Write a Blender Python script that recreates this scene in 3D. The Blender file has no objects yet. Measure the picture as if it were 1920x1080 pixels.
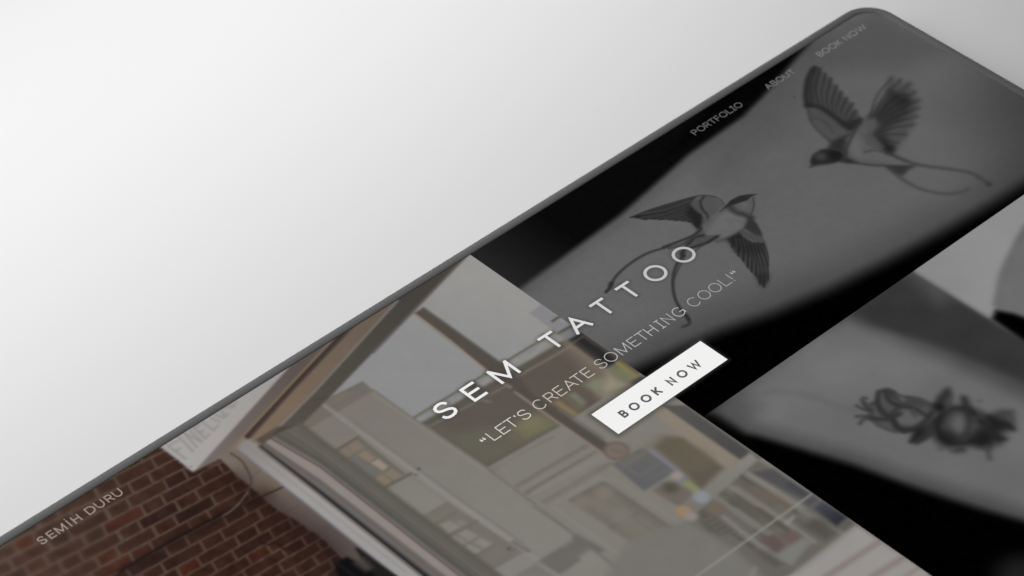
import bpy, math
import numpy as np
from mathutils import Matrix, Vector

# ------------------------------------------------------------------ scale
# the tablet's page is laid out in page units; 1 unit = 0.5 mm in the scene
U = 0.0005

# ------------------------------------------------------------------ camera
# measured from the vanishing points of the page's edges in the photograph
CX, CY = 960.0, 540.0
_ua = np.array([9478. - CX, 5350.]); _wb = np.array([-6637. - CX, 5350.])
FPX = math.sqrt(-float(_ua @ _wb))
_u = np.array([*_ua, -FPX]); _u /= np.linalg.norm(_u)
_w = np.array([*_wb, -FPX]); _w /= np.linalg.norm(_w)
_r = 0.005
AXU = _u * math.cos(_r) + _w * math.sin(_r)      # page right, in camera space
AXW = _w * math.cos(_r) - _u * math.sin(_r)      # page up
AXN = np.cross(AXU, AXW)                         # page normal
CAM_H = 1000.0                                   # camera height in page units


def _raw(x, y):
    x = np.asarray(x, float); y = np.asarray(y, float)
    r = np.stack([x - CX, CY - y, -FPX + 0 * x], -1)
    t = -CAM_H / (r @ AXN)
    p = r * t[..., None]
    return np.stack([p @ AXU, p @ AXW], -1)


ORG = _raw(881., 476.5)                          # page origin: top end of the middle seam


def at(x, y):
    """photograph pixel -> point of the page plane, in page units"""
    return _raw(x, y) - ORG


def photo_px(X, Y):
    """page point -> photograph pixel (inverse of at)"""
    q = (np.stack([X, Y], -1) + ORG)
    d = q[..., :1] * AXU + q[..., 1:] * AXW - CAM_H * AXN
    return CX + FPX * d[..., 0] / -d[..., 2], CY - FPX * d[..., 1] / -d[..., 2]


scene = bpy.context.scene
col = scene.collection
cam = bpy.data.cameras.new('camera')
cam.sensor_width = 36.0
cam.lens = FPX / 1920.0 * 36.0
cam.clip_start = 0.01
cam.clip_end = 50.0
cam_o = bpy.data.objects.new('camera', cam)
col.objects.link(cam_o)
M = Matrix([list(AXU), list(AXW), list(AXN)]).to_4x4()
M.translation = Vector((-ORG[0] * U, -ORG[1] * U, CAM_H * U))
cam_o.matrix_world = M
scene.camera = cam_o
FOCUS_PX = (960., 640.)
_rr = np.array([FOCUS_PX[0] - CX, CY - FOCUS_PX[1], -FPX])
cam.dof.use_dof = True
cam.dof.focus_distance = float(CAM_H * FPX / -(_rr @ AXN)) * U
cam.dof.aperture_fstop = 28.0

# ------------------------------------------------------------------ world, lamp, exposure
world = bpy.data.worlds.new('World')
scene.world = world
world.use_nodes = True
bg = world.node_tree.nodes['Background']
bg.inputs[0].default_value = (1, 1, 1, 1)
bg.inputs[1].default_value = 0.04

# one long strip softbox behind the tablet's top edge, tilted towards it
lamp = bpy.data.lights.new('softbox', 'AREA')
lamp.shape = 'RECTANGLE'
lamp.size = 1704 * U
lamp.size_y = 0.04
lamp.energy = 1.69
lamp_o = bpy.data.objects.new('softbox', lamp)
lamp_o.location = (-265 * U, 373 * U, 424 * U)
lamp_o.rotation_euler = (-0.766, 0, 0)
col.objects.link(lamp_o)

vs = scene.view_settings
vs.view_transform = 'Standard'
vs.look = 'None'
vs.exposure = 0.0
vs.gamma = 1.0
vs.use_curve_mapping = False


# ------------------------------------------------------------------ materials
def lin(c):
    c = np.asarray(c, float) / 255.0
    return np.where(c <= 0.04045, c / 12.92, ((c + 0.055) / 1.055) ** 2.4)


def new_mat(name):
    m = bpy.data.materials.new(name)
    m.use_nodes = True
    m.node_tree.nodes.clear()
    return m, m.node_tree.nodes, m.node_tree.links


def surface_mat(name, base, rough, var=0.0, scale=40.0, bump=0.0, spec=0.5):
    m, N, L = new_mat(name)
    out = N.new('ShaderNodeOutputMaterial')
    b = N.new('ShaderNodeBsdfPrincipled')
    L.new(b.outputs[0], out.inputs[0])
    b.inputs['Roughness'].default_value = rough
    b.inputs['Specular IOR Level'].default_value = spec
    tc = N.new('ShaderNodeTexCoord')
    nz = N.new('ShaderNodeTexNoise')
    nz.inputs['Scale'].default_value = scale
    nz.inputs['Detail'].default_value = 4
    L.new(tc.outputs['Object'], nz.inputs['Vector'])
    mp = N.new('ShaderNodeMapRange')
    mp.inputs[3].default_value = 1 - var
    mp.inputs[4].default_value = 1 + var
    L.new(nz.outputs[0], mp.inputs[0])
    mx = N.new('ShaderNodeVectorMath')
    mx.operation = 'SCALE'
    mx.inputs[0].default_value = base
    L.new(mp.outputs[0], mx.inputs['Scale'])
    L.new(mx.outputs[0], b.inputs['Base Color'])
    if bump:
        bp = N.new('ShaderNodeBump')
        bp.inputs['Strength'].default_value = bump
        bp.inputs['Distance'].default_value = 0.0002
        L.new(nz.outputs[0], bp.inputs['Height'])
        L.new(bp.outputs[0], b.inputs['Normal'])
    return m


def screen_mat(name):
    """lit pixels of the display: colour comes from the picture's colour attribute"""
    m, N, L = new_mat(name)
    out = N.new('ShaderNodeOutputMaterial')
    e = N.new('ShaderNodeEmission')
    a = N.new('ShaderNodeAttribute')
    a.attribute_name = 'picture'
    L.new(a.outputs['Color'], e.inputs['Color'])
    L.new(e.outputs[0], out.inputs[0])
    return m


_flat = {}


def ink(c):
    """lit pixels of one colour (lettering, button)"""
    key = tuple(c)
    if key not in _flat:
        m, N, L = new_mat('display_ink')
        out = N.new('ShaderNodeOutputMaterial')
        e = N.new('ShaderNodeEmission')
        e.inputs['Color'].default_value = (*lin(c), 1)
        L.new(e.outputs[0], out.inputs[0])
        _flat[key] = m
    return _flat[key]


MAT_TABLE = surface_mat('white_table', (0.80, 0.80, 0.80), 0.75, 0.004, 9.0, 0.0, 0.2)
MAT_FRAME = surface_mat('grey_frame', (0.115, 0.115, 0.114), 0.55, 0.05, 900.0, 0.05, 0.3)
MAT_BACK = surface_mat('dark_back', (0.06, 0.06, 0.06), 0.5, 0.05, 300.0)
MAT_GLASS = surface_mat('black_display', (0.01, 0.01, 0.01), 0.5, 0.0, 10.0, 0.0, 0.1)
MAT_PIC = screen_mat('display_picture')


def mesh_obj(name, verts, faces, mat, parent=None, smooth=False):
    me = bpy.data.meshes.new(name)
    me.from_pydata([tuple(v) for v in verts], [], faces)
    me.update()
    if smooth:
        me.polygons.foreach_set('use_smooth', [True] * len(me.polygons))
    me.materials.append(mat)
    o = bpy.data.objects.new(name, me)
    col.objects.link(o)
    if parent:
        o.parent = parent
    return o


# ------------------------------------------------------------------ table
TABLE_Z = -13.2
t = 2.5
table = mesh_obj('tabletop', [(-t, -t, -0.03), (t, -t, -0.03), (t, t, -0.03), (-t, t, -0.03),
                              (-t, -t, 0), (t, -t, 0), (t, t, 0), (-t, t, 0)],
                 [(3, 2, 1, 0), (4, 5, 6, 7), (0, 1, 5, 4), (1, 2, 6, 5), (2, 3, 7, 6), (3, 0, 4, 7)], MAT_TABLE)
table.location.z = TABLE_Z * U
table['kind'] = 'structure'
table['label'] = 'smooth plain white table surface under the tablet'

# ------------------------------------------------------------------ tablet body
tablet = bpy.data.objects.new('tablet', None)
tablet.empty_display_size = 0.02
col.objects.link(tablet)
tablet.location = (0, 0, TABLE_Z * U)
tablet['label'] = 'grey framed tablet lying on white table, showing a tattoo studio web page'
tablet['category'] = 'tablet'
Z0 = -TABLE_Z                      # page surface above the tablet's base

OX0, OX1, OY0, OY1, OR = -303.0, 289.2, -386.0, 5.1, 17.6


def ring(inset, n=20):
    r = max(OR - inset, 0.5)
    x0, x1, y0, y1 = OX0 + inset, OX1 - inset, OY0 + inset, OY1 - inset
    pts = []
    for cx, cy, a0 in ((x1 - r, y1 - r, 0), (x0 + r, y1 - r, 90), (x0 + r, y0 + r, 180), (x1 - r, y0 + r, 270)):
        for i in range(n + 1):
            a = math.radians(a0 + 90 * i / n)
            pts.append((cx + r * math.cos(a), cy + r * math.sin(a)))
    return pts


def loft(name, profile, mat, cap_last=False, cap_first=False):
    V, F = [], []
    k = len(ring(0))
    for ins, z in profile:
        V += [(x * U, y * U, (z + Z0) * U) for x, y in ring(ins)]
    for j in range(len(profile) - 1):
        for i in range(k):
            a, b = j * k + i, j * k + (i + 1) % k
            F.append((a, a + k, b + k, b))
    if cap_last:
        F.append(tuple(reversed(range((len(profile) - 1) * k, len(profile) * k))))
    if cap_first:
        F.append(tuple(range(k)))
    return mesh_obj(name, V, F, mat, tablet, True)


SCR = 5.6                          # the picture starts this far inside the rim
loft('frame', [(SCR, -0.6), (SCR, -0.1), (SCR - 0.3, 0.15), (4.3, 0.38), (3.2, 0.58), (2.2, 0.66), (1.4, 0.55), (0.7, 0.05),
               (0.25, -0.8), (0.05, -2.0), (0.0, -3.3), (0.0, -9.6)], MAT_FRAME)
loft('back_cover', [(0.0, -9.6), (0.2, -11.2), (0.9, -12.4), (2.2, -13.2)], MAT_BACK, cap_last=True)
loft('display_glass', [(SCR + 0.01, -0.35), (SCR + 0.02, -0.36)], MAT_GLASS, cap_first=True)

# ------------------------------------------------------------------ picture painter
PX = 1 / 3.2                       # about one photograph pixel, in page units


def sstep(x):
    x = np.clip(x, 0, 1)
    return x * x * (3 - 2 * x)


def vnoise(X, Y, seed=0):
    xi = np.floor(X).astype(np.int64); yi = np.floor(Y).astype(np.int64)
    fx = sstep(X - xi); fy = sstep(Y - yi)

    def h(a, b):
        n = (a * 374761393 + b * 668265263 + seed * 974711) & 0x7fffffff
        n = ((n ^ (n >> 13)) * 1274126177) & 0x7fffffff
        return ((n ^ (n >> 16)) & 0xffff) / 65535.0
    return (h(xi, yi) * (1 - fx) + h(xi + 1, yi) * fx) * (1 - fy) + (h(xi, yi + 1) * (1 - fx) + h(xi + 1, yi + 1) * fx) * fy


def fr(ox, oy, s):
    """tracing frame: points noted on an enlarged detail of the photograph -> page units"""
    def f(*pts):
        p = np.array(pts, float)
        return at(ox + p[:, 0] / s, oy + p[:, 1] / s)
    return f


PH = fr(0, 0, 1)


def cat(p, n=8):
    p = np.asarray(p, float)
    q = np.vstack([2 * p[0] - p[1], p, 2 * p[-1] - p[-2]])
    out = []
    for i in range(1, len(q) - 2):
        for k in range(n):
            t = k / n
            out.append(0.5 * ((2 * q[i]) + (-q[i - 1] + q[i + 1]) * t + (2 * q[i - 1] - 5 * q[i] + 4 * q[i + 1] - q[i + 2]) * t * t
                              + (-q[i - 1] + 3 * q[i] - 3 * q[i + 1] + q[i + 2]) * t ** 3))
    out.append(q[-2])
    return np.array(out)


class Canvas:
    def __init__(self, x0, x1, y0, y1, step):
        self.nx = int(round((x1 - x0) / step)) + 1
        self.ny = int(round((y1 - y0) / step)) + 1
        self.xs = np.linspace(x0, x1, self.nx); self.ys = np.linspace(y0, y1, self.ny)
        self.X, self.Y = np.meshgrid(self.xs, self.ys)
        self.C = np.zeros((self.ny, self.nx, 3))

    def win(self, p, m):
        i0 = np.searchsorted(self.xs, p[:, 0].min() - m); i1 = np.searchsorted(self.xs, p[:, 0].max() + m)
        j0 = np.searchsorted(self.ys, p[:, 1].min() - m); j1 = np.searchsorted(self.ys, p[:, 1].max() + m)
        return (slice(j0, j1), slice(i0, i1)) if i1 > i0 and j1 > j0 else None

    def put(self, w, al, c):
        if isinstance(c, (int, float)):
            c = (c, c, c)
        c = np.asarray(c, float)
        if c.ndim == 2:            # gradient: rows colour0, colour1, (x0,y0,x1) ... given as 4x3
            raise ValueError
        self.C[w] = self.C[w] * (1 - al[..., None]) + c * al[..., None]

    def putg(self, w, al, c):
        self.C[w] = self.C[w] * (1 - al[..., None]) + c * al[..., None]

    def _seg(self, X, Y, a, b):
        d = b - a; L = float(d @ d) + 1e-12
        t = np.clip(((X - a[0]) * d[0] + (Y - a[1]) * d[1]) / L, 0, 1)
        return np.hypot(X - a[0] - t * d[0], Y - a[1] - t * d[1]), t

    def poly(self, p, c, s=2.0, a=1.0, grad=None):
        """s: half width of the soft rim in photograph pixels; grad: (colour, page point, colour, page point)"""
        p = np.asarray(p, float); s = max(s * PX, 0.12)
        w = self.win(p, s)
        if w is None:
            return
        X, Y = self.X[w], self.Y[w]
        ins = np.zeros(X.shape, bool); dm = np.full(X.shape, 1e9)
        for i in range(len(p)):
            q0, q1 = p[i - 1], p[i]
            d, _ = self._seg(X, Y, q0, q1)
            dm = np.minimum(dm, d)
            cr = (q0[1] > Y) != (q1[1] > Y)
            if q0[1] != q1[1]:
                ins ^= cr & (X < (q1[0] - q0[0]) * (Y - q0[1]) / (q1[1] - q0[1]) + q0[0])
        sd = np.where(ins, dm, -dm)
        al = sstep(0.5 + sd / (2 * s)) * a
        if grad is not None:
            c0, p0, c1, p1 = grad
            p0 = at(*map(float, p0)); p1 = at(*map(float, p1)); d = p1 - p0
            t = np.clip(((X - p0[0]) * d[0] + (Y - p0[1]) * d[1]) / float(d @ d), 0, 1)[..., None]
            self.putg(w, al, np.asarray(c0, float) * (1 - t) + np.asarray(c1, float) * t)
        else:
            self.put(w, al, c)

    def stroke(self, p, wd, c, s=1.5, a=1.0, smooth=True, taper=None):
        p = cat(p) if smooth and len(p) > 2 else np.asarray(p, float)
        s = max(s * PX, 0.12); r = wd * PX / 2
        w = self.win(p, r + s)
        if w is None:
            return
        X, Y = self.X[w], self.Y[w]
        n = len(p) - 1
        best = np.full(X.shape, -1e9)
        for i in range(n):
            d, t = self._seg(X, Y, p[i], p[i + 1])
            rr = r
            if taper is not None:
                rr = r * (taper[0] + (taper[1] - taper[0]) * (i + t) / n)
            best = np.maximum(best, rr - d)
        self.put(w, sstep(0.5 + best / (2 * s)) * a, c)

    def blurred(self, sigma):
        """the canvas out of focus: gaussian of sigma page units"""
        out = self.C
        for ax, st in ((1, self.xs[1] - self.xs[0]), (0, self.ys[1] - self.ys[0])):
            n = int(3 * sigma / st) + 1
            k = np.exp(-0.5 * (np.arange(-n, n + 1) * st / sigma) ** 2); k /= k.sum()
            p = np.pad(out, [(n, n) if a == ax else (0, 0) for a in range(3)], 'edge')
            acc = np.zeros_like(out)
            for i, kv in enumerate(k):
                acc += kv * (p[:, i:i + out.shape[1]] if ax == 1 else p[i:i + out.shape[0]])
            out = acc
        return out

    def soften(self, sigma, weight):
        self.C = self.C + (self.blurred(sigma) - self.C) * weight[..., None]

    def blob(self, ctr, r, c, s=3.0, a=1.0):
        x, y = ctr
        an = np.linspace(0, 2 * np.pi, 25)[:-1]
        self.poly(np.array([[x + r * PX * np.cos(q), y + r * PX * np.sin(q)] for q in an]), c, s, a)

    def build(self, name, parent, z=0.0):
        rgb = lin(np.clip(self.C, 0, 255))
        X, Y = self.X.copy(), self.Y.copy()
        # follow the display's rounded corners
        r = OR - SCR
        x0, x1, y0, y1 = OX0 + SCR, OX1 - SCR, OY0 + SCR, OY1 - SCR
        for cx, cy, sx, sy in ((x1 - r, y1 - r, 1, 1), (x0 + r, y1 - r, -1, 1), (x0 + r, y0 + r, -1, -1), (x1 - r, y0 + r, 1, -1)):
            dx, dy = X - cx, Y - cy
            k = (dx * sx > 0) & (dy * sy > 0)
            d = np.hypot(dx, dy) + 1e-9
            f = np.where(k & (d > r), r / d, 1.0)
            X = cx + dx * f; Y = cy + dy * f
        n = self.nx * self.ny
        co = np.stack([X * U, Y * U, np.full(X.shape, (z + Z0) * U)], -1).reshape(-1, 3).astype(np.float32)
        i = np.arange(n).reshape(self.ny, self.nx)
        q = np.stack([i[:-1, :-1], i[:-1, 1:], i[1:, 1:], i[1:, :-1]], -1).reshape(-1, 4).astype(np.int32)
        me = bpy.data.meshes.new(name)
        me.vertices.add(n); me.vertices.foreach_set('co', co.ravel())
        me.loops.add(q.size); me.loops.foreach_set('vertex_index', q.ravel())
        me.polygons.add(len(q)); me.polygons.foreach_set('loop_start', np.arange(0, q.size, 4, dtype=np.int32))
        me.update(calc_edges=True)
        at_ = me.attributes.new('picture', 'FLOAT_COLOR', 'POINT')
        at_.data.foreach_set('color', np.concatenate([rgb.reshape(-1, 3), np.ones((n, 1))], 1).astype(np.float32).ravel())
        me.materials.append(MAT_PIC)
        o = bpy.data.objects.new(name, me)
        col.objects.link(o)
        o.parent = parent
        return o


SX0, SX1, SY0, SY1 = OX0 + SCR, OX1 - SCR, OY0 + SCR, OY1 - SCR
SEAM_X, SEAM_Y = -0.15, -153.5
STEP = 0.55

# ================================================================== picture 1: shop front
c = Canvas(SX0, SEAM_X, SY0, SY1, STEP)
c.C[:] = (123, 118, 111)
A = fr(0, 760, 3.375); B = fr(400, 560, 3.375); Cc = fr(560, 760, 3.375); D = fr(1000, 760, 3.375)
Ef = fr(720, 400, 3.375); Ff = fr(760, 620, 4.5)
BA = fr(0, 880, 5.333); BB = fr(240, 820, 5.333); BC = fr(360, 920, 6.75); BD = fr(560, 940, 6.857)
SG = fr(280, 660, 4.5); LN = fr(900, 820, 8.727); MK = fr(1120, 820, 6); BR = fr(1380, 880, 5.333)
TG = fr(880, 740, 7.7125); W1 = fr(600, 800, 6.75); W2 = fr(760, 900, 6); TA = fr(960, 560, 6.75); TB = fr(1040, 640, 7.715)

# sky reflection painted on the glass
c.poly(PH((900, 460), (700, 650), (617.8, 745), (680, 715.6), (701, 732), (773, 784), (1090, 622)), 0, 2,
       grad=((150, 148, 145), (905, 510), (138, 138, 139), (800, 690)))
c.stroke(Ef((400, 400), (560, 430), (680, 380)), 26, (156, 151, 143), 26, 0.4)
c.stroke(Ef((700, 470), (930, 640), (1060, 740)), 20, (150, 146, 140), 26, 0.5)
c.poly(B((1250, 60), (1700, 420), (1300, 740), (900, 500)), (140, 140, 141), 40, 0.4)
# parapet and dark roof line of the low building
a0, a1 = (775, 784), (1066, 606)
b0, b1 = (793, 797), (1090, 625)
c.poly(PH(a0, a1, b1, b0), (137, 136, 133), 2)
for k in range(6):
    x = 0.03 + k * 0.165
    p = lambda t, h: (a0[0] + (a1[0] - a0[0]) * t + (b0[0] - a0[0]) * h, a0[1] + (a1[1] - a0[1]) * t + (b0[1] - a0[1]) * h)
    c.stroke(PH(p(x, 0.9), p(x + 0.12, 0.35)), 5, (151, 142, 134), 3, 0.8)
    c.poly(PH(p(x + 0.02, 0.15), p(x + 0.12, 0.15), p(x + 0.03, 0.75)), (129, 131, 135), 3, 0.7)
c.stroke(PH(a0, a1), 4.5, (101, 100, 84), 2)
# brown wall of the low building
wall = PH((793, 797), (1090, 625), (1176, 718), (1187, 724), (1130.7, 747.6), (1085, 779), (1053.7, 797), (996.7, 829.5), (914, 877), (797, 797))
c.poly(wall, 0, 2, grad=((94, 86, 79), (830, 800), (92, 83, 75), (1060, 700)))
c.stroke(PH((793, 797), (1090, 625)), 11, (88, 85, 74), 4)
c.stroke(Ff((190, 815), (860, 462)), 4, (112, 103, 95), 2.5)
c.stroke(Ff((950, 385), (1390, 135)), 4, (118, 107, 98), 2.5)
c.poly(PH((912, 875), (800, 798), (850, 810), (930, 800), (1010, 765), (1053, 797), (997, 828)), (99, 96, 82), 14, 0.85)
c.poly(TG((520, 560), (900, 300), (1060, 290), (1290, 440), (740, 690)), (115, 110, 84), 9, 0.9)
c.blob(TG((900, 420))[0], 14, (121, 117, 88), 12, 0.7)
c.stroke(TG((350, 700), (620, 560), (760, 660)), 10, (97, 88, 80), 8, 0.6)
# right of the glazing bar: foliage and yellow patches
c.poly(TB((150, 60), (280, 60), (560, 260), (760, 400), (620, 520), (420, 330)), (125, 112, 96), 26, 0.9)
c.poly(TB((-150, 700), (250, 520), (560, 620), (640, 830), (300, 1000), (0, 900)), (93, 85, 76), 20, 0.8)
c.poly(TB((400, 640), (560, 520), (700, 560), (620, 780)), (121, 121, 100), 9)
c.poly(TB((640, 660), (760, 430), (1120, 630), (700, 830)), (145, 139, 117), 16)
c.poly(TB((600, 800), (700, 740), (900, 720), (700, 830)), (126, 121, 96), 8, 0.8)
c.poly(TB((190, 780), (290, 735), (450, 880), (400, 940)), (118, 121, 105), 7)
c.poly(TB((-20, 890), (60, 850), (340, 1050), (270, 1090)), (136, 119, 84), 7)
c.poly(TB((60, 760), (190, 800), (420, 960), (330, 1010)), (110, 100, 78), 7, 0.9)
c.stroke(TB((300, 640), (640, 860)), 12, (98, 86, 76), 8, 0.8)
# pale facade to the right below
c.poly(PH((914, 877), (996.7, 829.5), (1053.7, 797), (1130.7, 747.6), (1187, 724), (1300, 800), (1400, 870), (1300, 962), (1330, 1085), (1180, 1085), (1084, 1006)), (126, 121, 114), 3)
for pts, cc, wd in (((( 200, 535), (1200, 0)), (116, 111, 99), 4), (((560, 825), (1000, 560), (1760, 125)), (111, 104, 95), 6),
                    (((740, 925), (1300, 580), (1910, 225)), (109, 104, 91), 6), (((1080, 1050), (1920, 560)), (117, 113, 99), 6),
                    (((640, 870), (1900, 190)), (131, 123, 117), 3), (((900, 900), (1900, 330)), (131, 124, 117), 8),
                    (((300, 480), (1300, 0)), (128, 123, 116), 5)):
    c.stroke(LN(*pts), wd, cc, 4, 0.9, smooth=False)
c.stroke(MK((0, 380), (150, 290)), 6, (112, 108, 97), 4)
# glazing bar
c.poly(PH((776, 588), (794, 576), (940.7, 681.5), (1000, 740), (1040.8, 766), (1120, 817.8), (1152, 840), (1150, 866), (1120, 843), (1016, 771), (966.7, 733), (912.6, 693)), (82, 76, 69), 3)
c.stroke(Ef((200, 640), (430, 815), (650, 1000)), 3, (152, 133, 113), 2)
c.stroke(Ef((250, 597), (745, 950)), 2.5, (96, 97, 84), 2)
c.stroke(PH((966, 735), (1016, 771), (1120, 843), (1150, 866)), 4, (138, 123, 111), 2.5)
c.stroke(PH((1050, 768), (1130, 822)), 5, (100, 98, 90), 4, 0.8)
c.poly(Ff((840, 440), (960, 380), (1060, 540), (930, 510)), (84, 75, 68), 5)
c.stroke(Ff((560, 570), (715, 600)), 5, (113, 103, 94), 3)
c.stroke(Ff((820, 440), (885, 475)), 5, (128, 116, 106), 3)
c.blob(Ff((560, 470))[0], 10, (74, 70, 60), 5, 0.9)
c.blob(Ff((625, 500))[0], 8, (84, 80, 74), 5, 0.9)
# pale pier of the left building
pier = PH((700.7, 732), (773, 784), (797, 797), (912.6, 876), (989.6, 929), (1084, 1006), (1180, 1085), (1046, 1085), (969, 1020.7), (785, 884), (675.6, 804), (620, 770))
c.poly(pier, 0, 2, grad=((123, 117, 110), (700, 760), (130, 126, 119), (1000, 1000)))
c.stroke(PH((701, 732), (773, 784), (912.6, 877), (1084, 1007), (1180, 1086)), 3.5, (110, 106, 98), 3, 0.9, smooth=False)
c.stroke(PH((700, 738), (912, 884)), 4, (135, 129, 123), 3, 0.7, smooth=False)
c.poly(W2((1490, 915), (1760, 760), (1900, 830), (1980, 900), (1700, 1090), (1620, 1080)), (106, 103, 96), 4)
c.blob(W2((1930, 760))[0], 9, (92, 90, 84), 7, 0.9)
# wall strip with the small windows
c.poly(PH((625, 773), (582, 806), (726, 920), (788, 966), (936, 1085), (1050, 1085), (969, 1020), (785, 884), (675.6, 804)), 0, 2,
       grad=((122, 117, 109), (610, 800), (132, 128, 121), (850, 980)))
c.poly(B((735, 625), (945, 525), (1015, 580), (600, 835), (545, 790)), (113, 106, 97), 2.5)
c.stroke(B((745, 640), (945, 530)), 3, (104, 101, 86), 2)
c.stroke(B((1020, 590), (610, 828)), 3.5, (126, 116, 106), 2, smooth=False)
c.stroke(B((830, 600), (760, 640)), 12, (120, 110, 103), 5, 0.6)
c.stroke(Cc((90, -55), (290, 95), (760, 440), (1000, 612), (1400, 892), (1640, 1078)), 6, (140, 134, 128), 3.2, 0.8, smooth=False)
c.stroke(Cc((310, 70), (790, 425), (1030, 600), (1430, 880)), 3, (115, 111, 104), 2.5, 0.7, smooth=False)
c.stroke(Cc((250, 110), (720, 455), (960, 630), (1360, 905)), 2, (120, 115, 109), 2, 0.8, smooth=False)
c.poly(W1((195, 300), (480, 128), (1065, 605), (815, 785)), (111, 105, 93), 2.5)
c.stroke(W1((200, 300), (480, 130)), 4, (97, 92, 76), 2)
c.stroke(W1((480, 140), (1060, 600)), 4, (103, 99, 90), 2.5)
c.stroke(W1((830, 765), (1155, 592)), 5, (99, 94, 83), 2.5)
for q, cc in (((350, 250, 470, 170, 560, 270, 430, 330), (127, 113, 97)), ((215, 320, 320, 260, 420, 330, 320, 415), (124, 112, 99)),
              ((480, 360, 570, 300, 710, 400, 620, 450), (133, 117, 101)), ((350, 430, 470, 365, 590, 450, 480, 520), (108, 105, 101)),
              ((640, 460, 740, 410, 860, 500, 800, 560), (146, 137, 120)), ((510, 540, 640, 470, 760, 560, 650, 620), (107, 106, 101)),
              ((810, 590, 910, 530, 1050, 620, 940, 680), (128, 116, 101)), ((690, 660, 790, 600, 910, 690, 800, 760), (131, 115, 98))):
    c.poly(W1(*zip(q[::2], q[1::2])), cc, 2.5)
c.blob(W1((1250, 535))[0], 2.6, (82, 78, 74), 2)
c.blob(W1((1215, 608))[0], 2.0, (92, 86, 82), 2)
c.poly(W2((175, 412), (470, 238), (1330, 815), (980, 1020), (760, 860)), (115, 110, 101), 3)
c.stroke(W2((240, 420), (640, 560), (1000, 720)), 8, (118, 115, 98), 6, 0.5)
for q in ((390, 500, 500, 460, 630, 530, 490, 600), (580, 600, 680, 550, 830, 630, 710, 690), (480, 660, 560, 620, 690, 700, 600, 750),
          (760, 700, 850, 650, 990, 720, 890, 770), (640, 770, 730, 720, 870, 790, 790, 840)):
    c.poly(W2(*zip(q[::2], q[1::2])), (131, 127, 120), 3)
c.poly(W2((560, 480), (620, 450), (700, 490), (650, 520)), (126, 124, 111), 3)
c.stroke(W2((330, 500), (560, 370)), 4, (105, 101, 90), 3, 0.8)
c.stroke(W2((470, 640), (800, 470)), 5, (105, 101, 90), 3, 0.8)
c.stroke(W2((800, 850), (1010, 730)), 4, (105, 101, 90), 3, 0.8)
c.poly(W2((965, 1035), (1300, 848), (1470, 935), (1200, 1085), (1000, 1080)), (130, 127, 120), 3)
c.poly(W2((1210, 1085), (1470, 940), (1700, 1090)), (116, 113, 106), 4)
c.blob(W2((1165, 772))[0], 2.6, (80, 76, 72), 2)
c.stroke(W2((1170, 780), (1200, 800), (1240, 778)), 1.6, (98, 93, 88), 1.5)
c.stroke(W2((1220, 700), (1300, 750), (1385, 800)), 6, (100, 97, 91), 4, 0.8)
# arched window and details of the right facade
c.poly(D((235, 605), (330, 540), (440, 488), (500, 510), (960, 830), (900, 880), (760, 965)), (111, 106, 97), 6)
c.poly(D((330, 610), (440, 540), (860, 830), (760, 930)), (117, 113, 102), 8)
c.stroke(D((240, 600), (440, 490), (960, 835)), 4, (101, 97, 88), 4, 0.9, smooth=False)
c.stroke(D((490, 775), (660, 680)), 3, (103, 100, 90), 3)
c.stroke(D((470, 600), (880, 880)), 2.5, (107, 103, 94), 3, 0.8)
c.blob(D((450, 550))[0], 12, (126, 116, 104), 8, 0.8)
c.blob(D((310, 610))[0], 12, (124, 116, 105), 8, 0.8)
c.blob(D((840, 840))[0], 13, (125, 115, 103), 9, 0.8)
c.blob(D((670, 850))[0], 12, (112, 109, 92), 8, 0.8)
c.blob(D((560, 700))[0], 14, (122, 117, 110), 9, 0.8)
c.poly(D((30, 990), (270, 840), (390, 890), (150, 1055)), (106, 103, 96), 6, 0.9)
c.stroke(D((270, 835), (420, 915)), 9, (94, 92, 86), 6, 0.8)
c.stroke(D((0, 640), (280, 835), (600, 1085)), 3, (111, 107, 99), 3)
for k in range(10):
    c.stroke(D((850 + 34 * k, 1060 - 22 * k), (880 + 34 * k, 1078 - 22 * k)), 2, (112, 108, 102), 2, 0.6)
for pts, wd, cc in ((((120, 640), (720, 1070)), 4, (133, 129, 122)), (((150, 610), (420, 460), (520, 470), (1010, 800)), 4, (131, 126, 120)), (((860, 990), (1080, 860)), 6, (110, 106, 98)),
                    (((760, 960), (960, 840)), 5, (104, 99, 91)), (((960, 830), (1060, 900)), 4, (128, 124, 118)), (((0, 560), (180, 460), (500, 300)), 4, (134, 128, 122)), (((60, 610), (420, 390)), 4, (116, 111, 102))):
    c.stroke(D(*pts), wd, cc, 3.5, 0.8, smooth=False)
# dark window, tan frame and shelves of the shop on the right
c.poly(MK((420, 170), (700, -30), (960, -10), (1230, 10), (1620, 250), (1480, 330), (1100, 600), (900, 420), (600, 130)), (118, 111, 98), 8)
c.poly(D((700, -10), (815, 5), (1310, 345), (1225, 405), (900, 170)), (136, 125, 109), 5)
c.poly(MK((640, 110), (770, -10), (960, 5), (1410, 340), (1160, 600), (1030, 440)), 0, 7, grad=((99, 92, 76), (1260, 860), (93, 84, 74), (1340, 890)))
c.blob(MK((1120, 250))[0], 20, (104, 95, 76), 16, 0.7)
c.poly(D((815, 0), (975, 0), (1440, 335), (1310, 345)), 0, 2.5, grad=((86, 83, 80), (1280, 770), (74, 73, 73), (1390, 850)))
c.stroke(D((960, 0), (1440, 335)), 3, (104, 100, 92), 2, smooth=False)
interior = PH((1303, 962), (1420, 862), (1449, 880), (1610, 990), (1474, 1085), (1360, 1085), (1250, 1010))
c.poly(interior, (103, 99, 92), 4)
c.poly(PH((1180, 1010), (1290, 975), (1380, 1030), (1440, 1090), (1130, 1090)), (117, 114, 107), 10)
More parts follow.
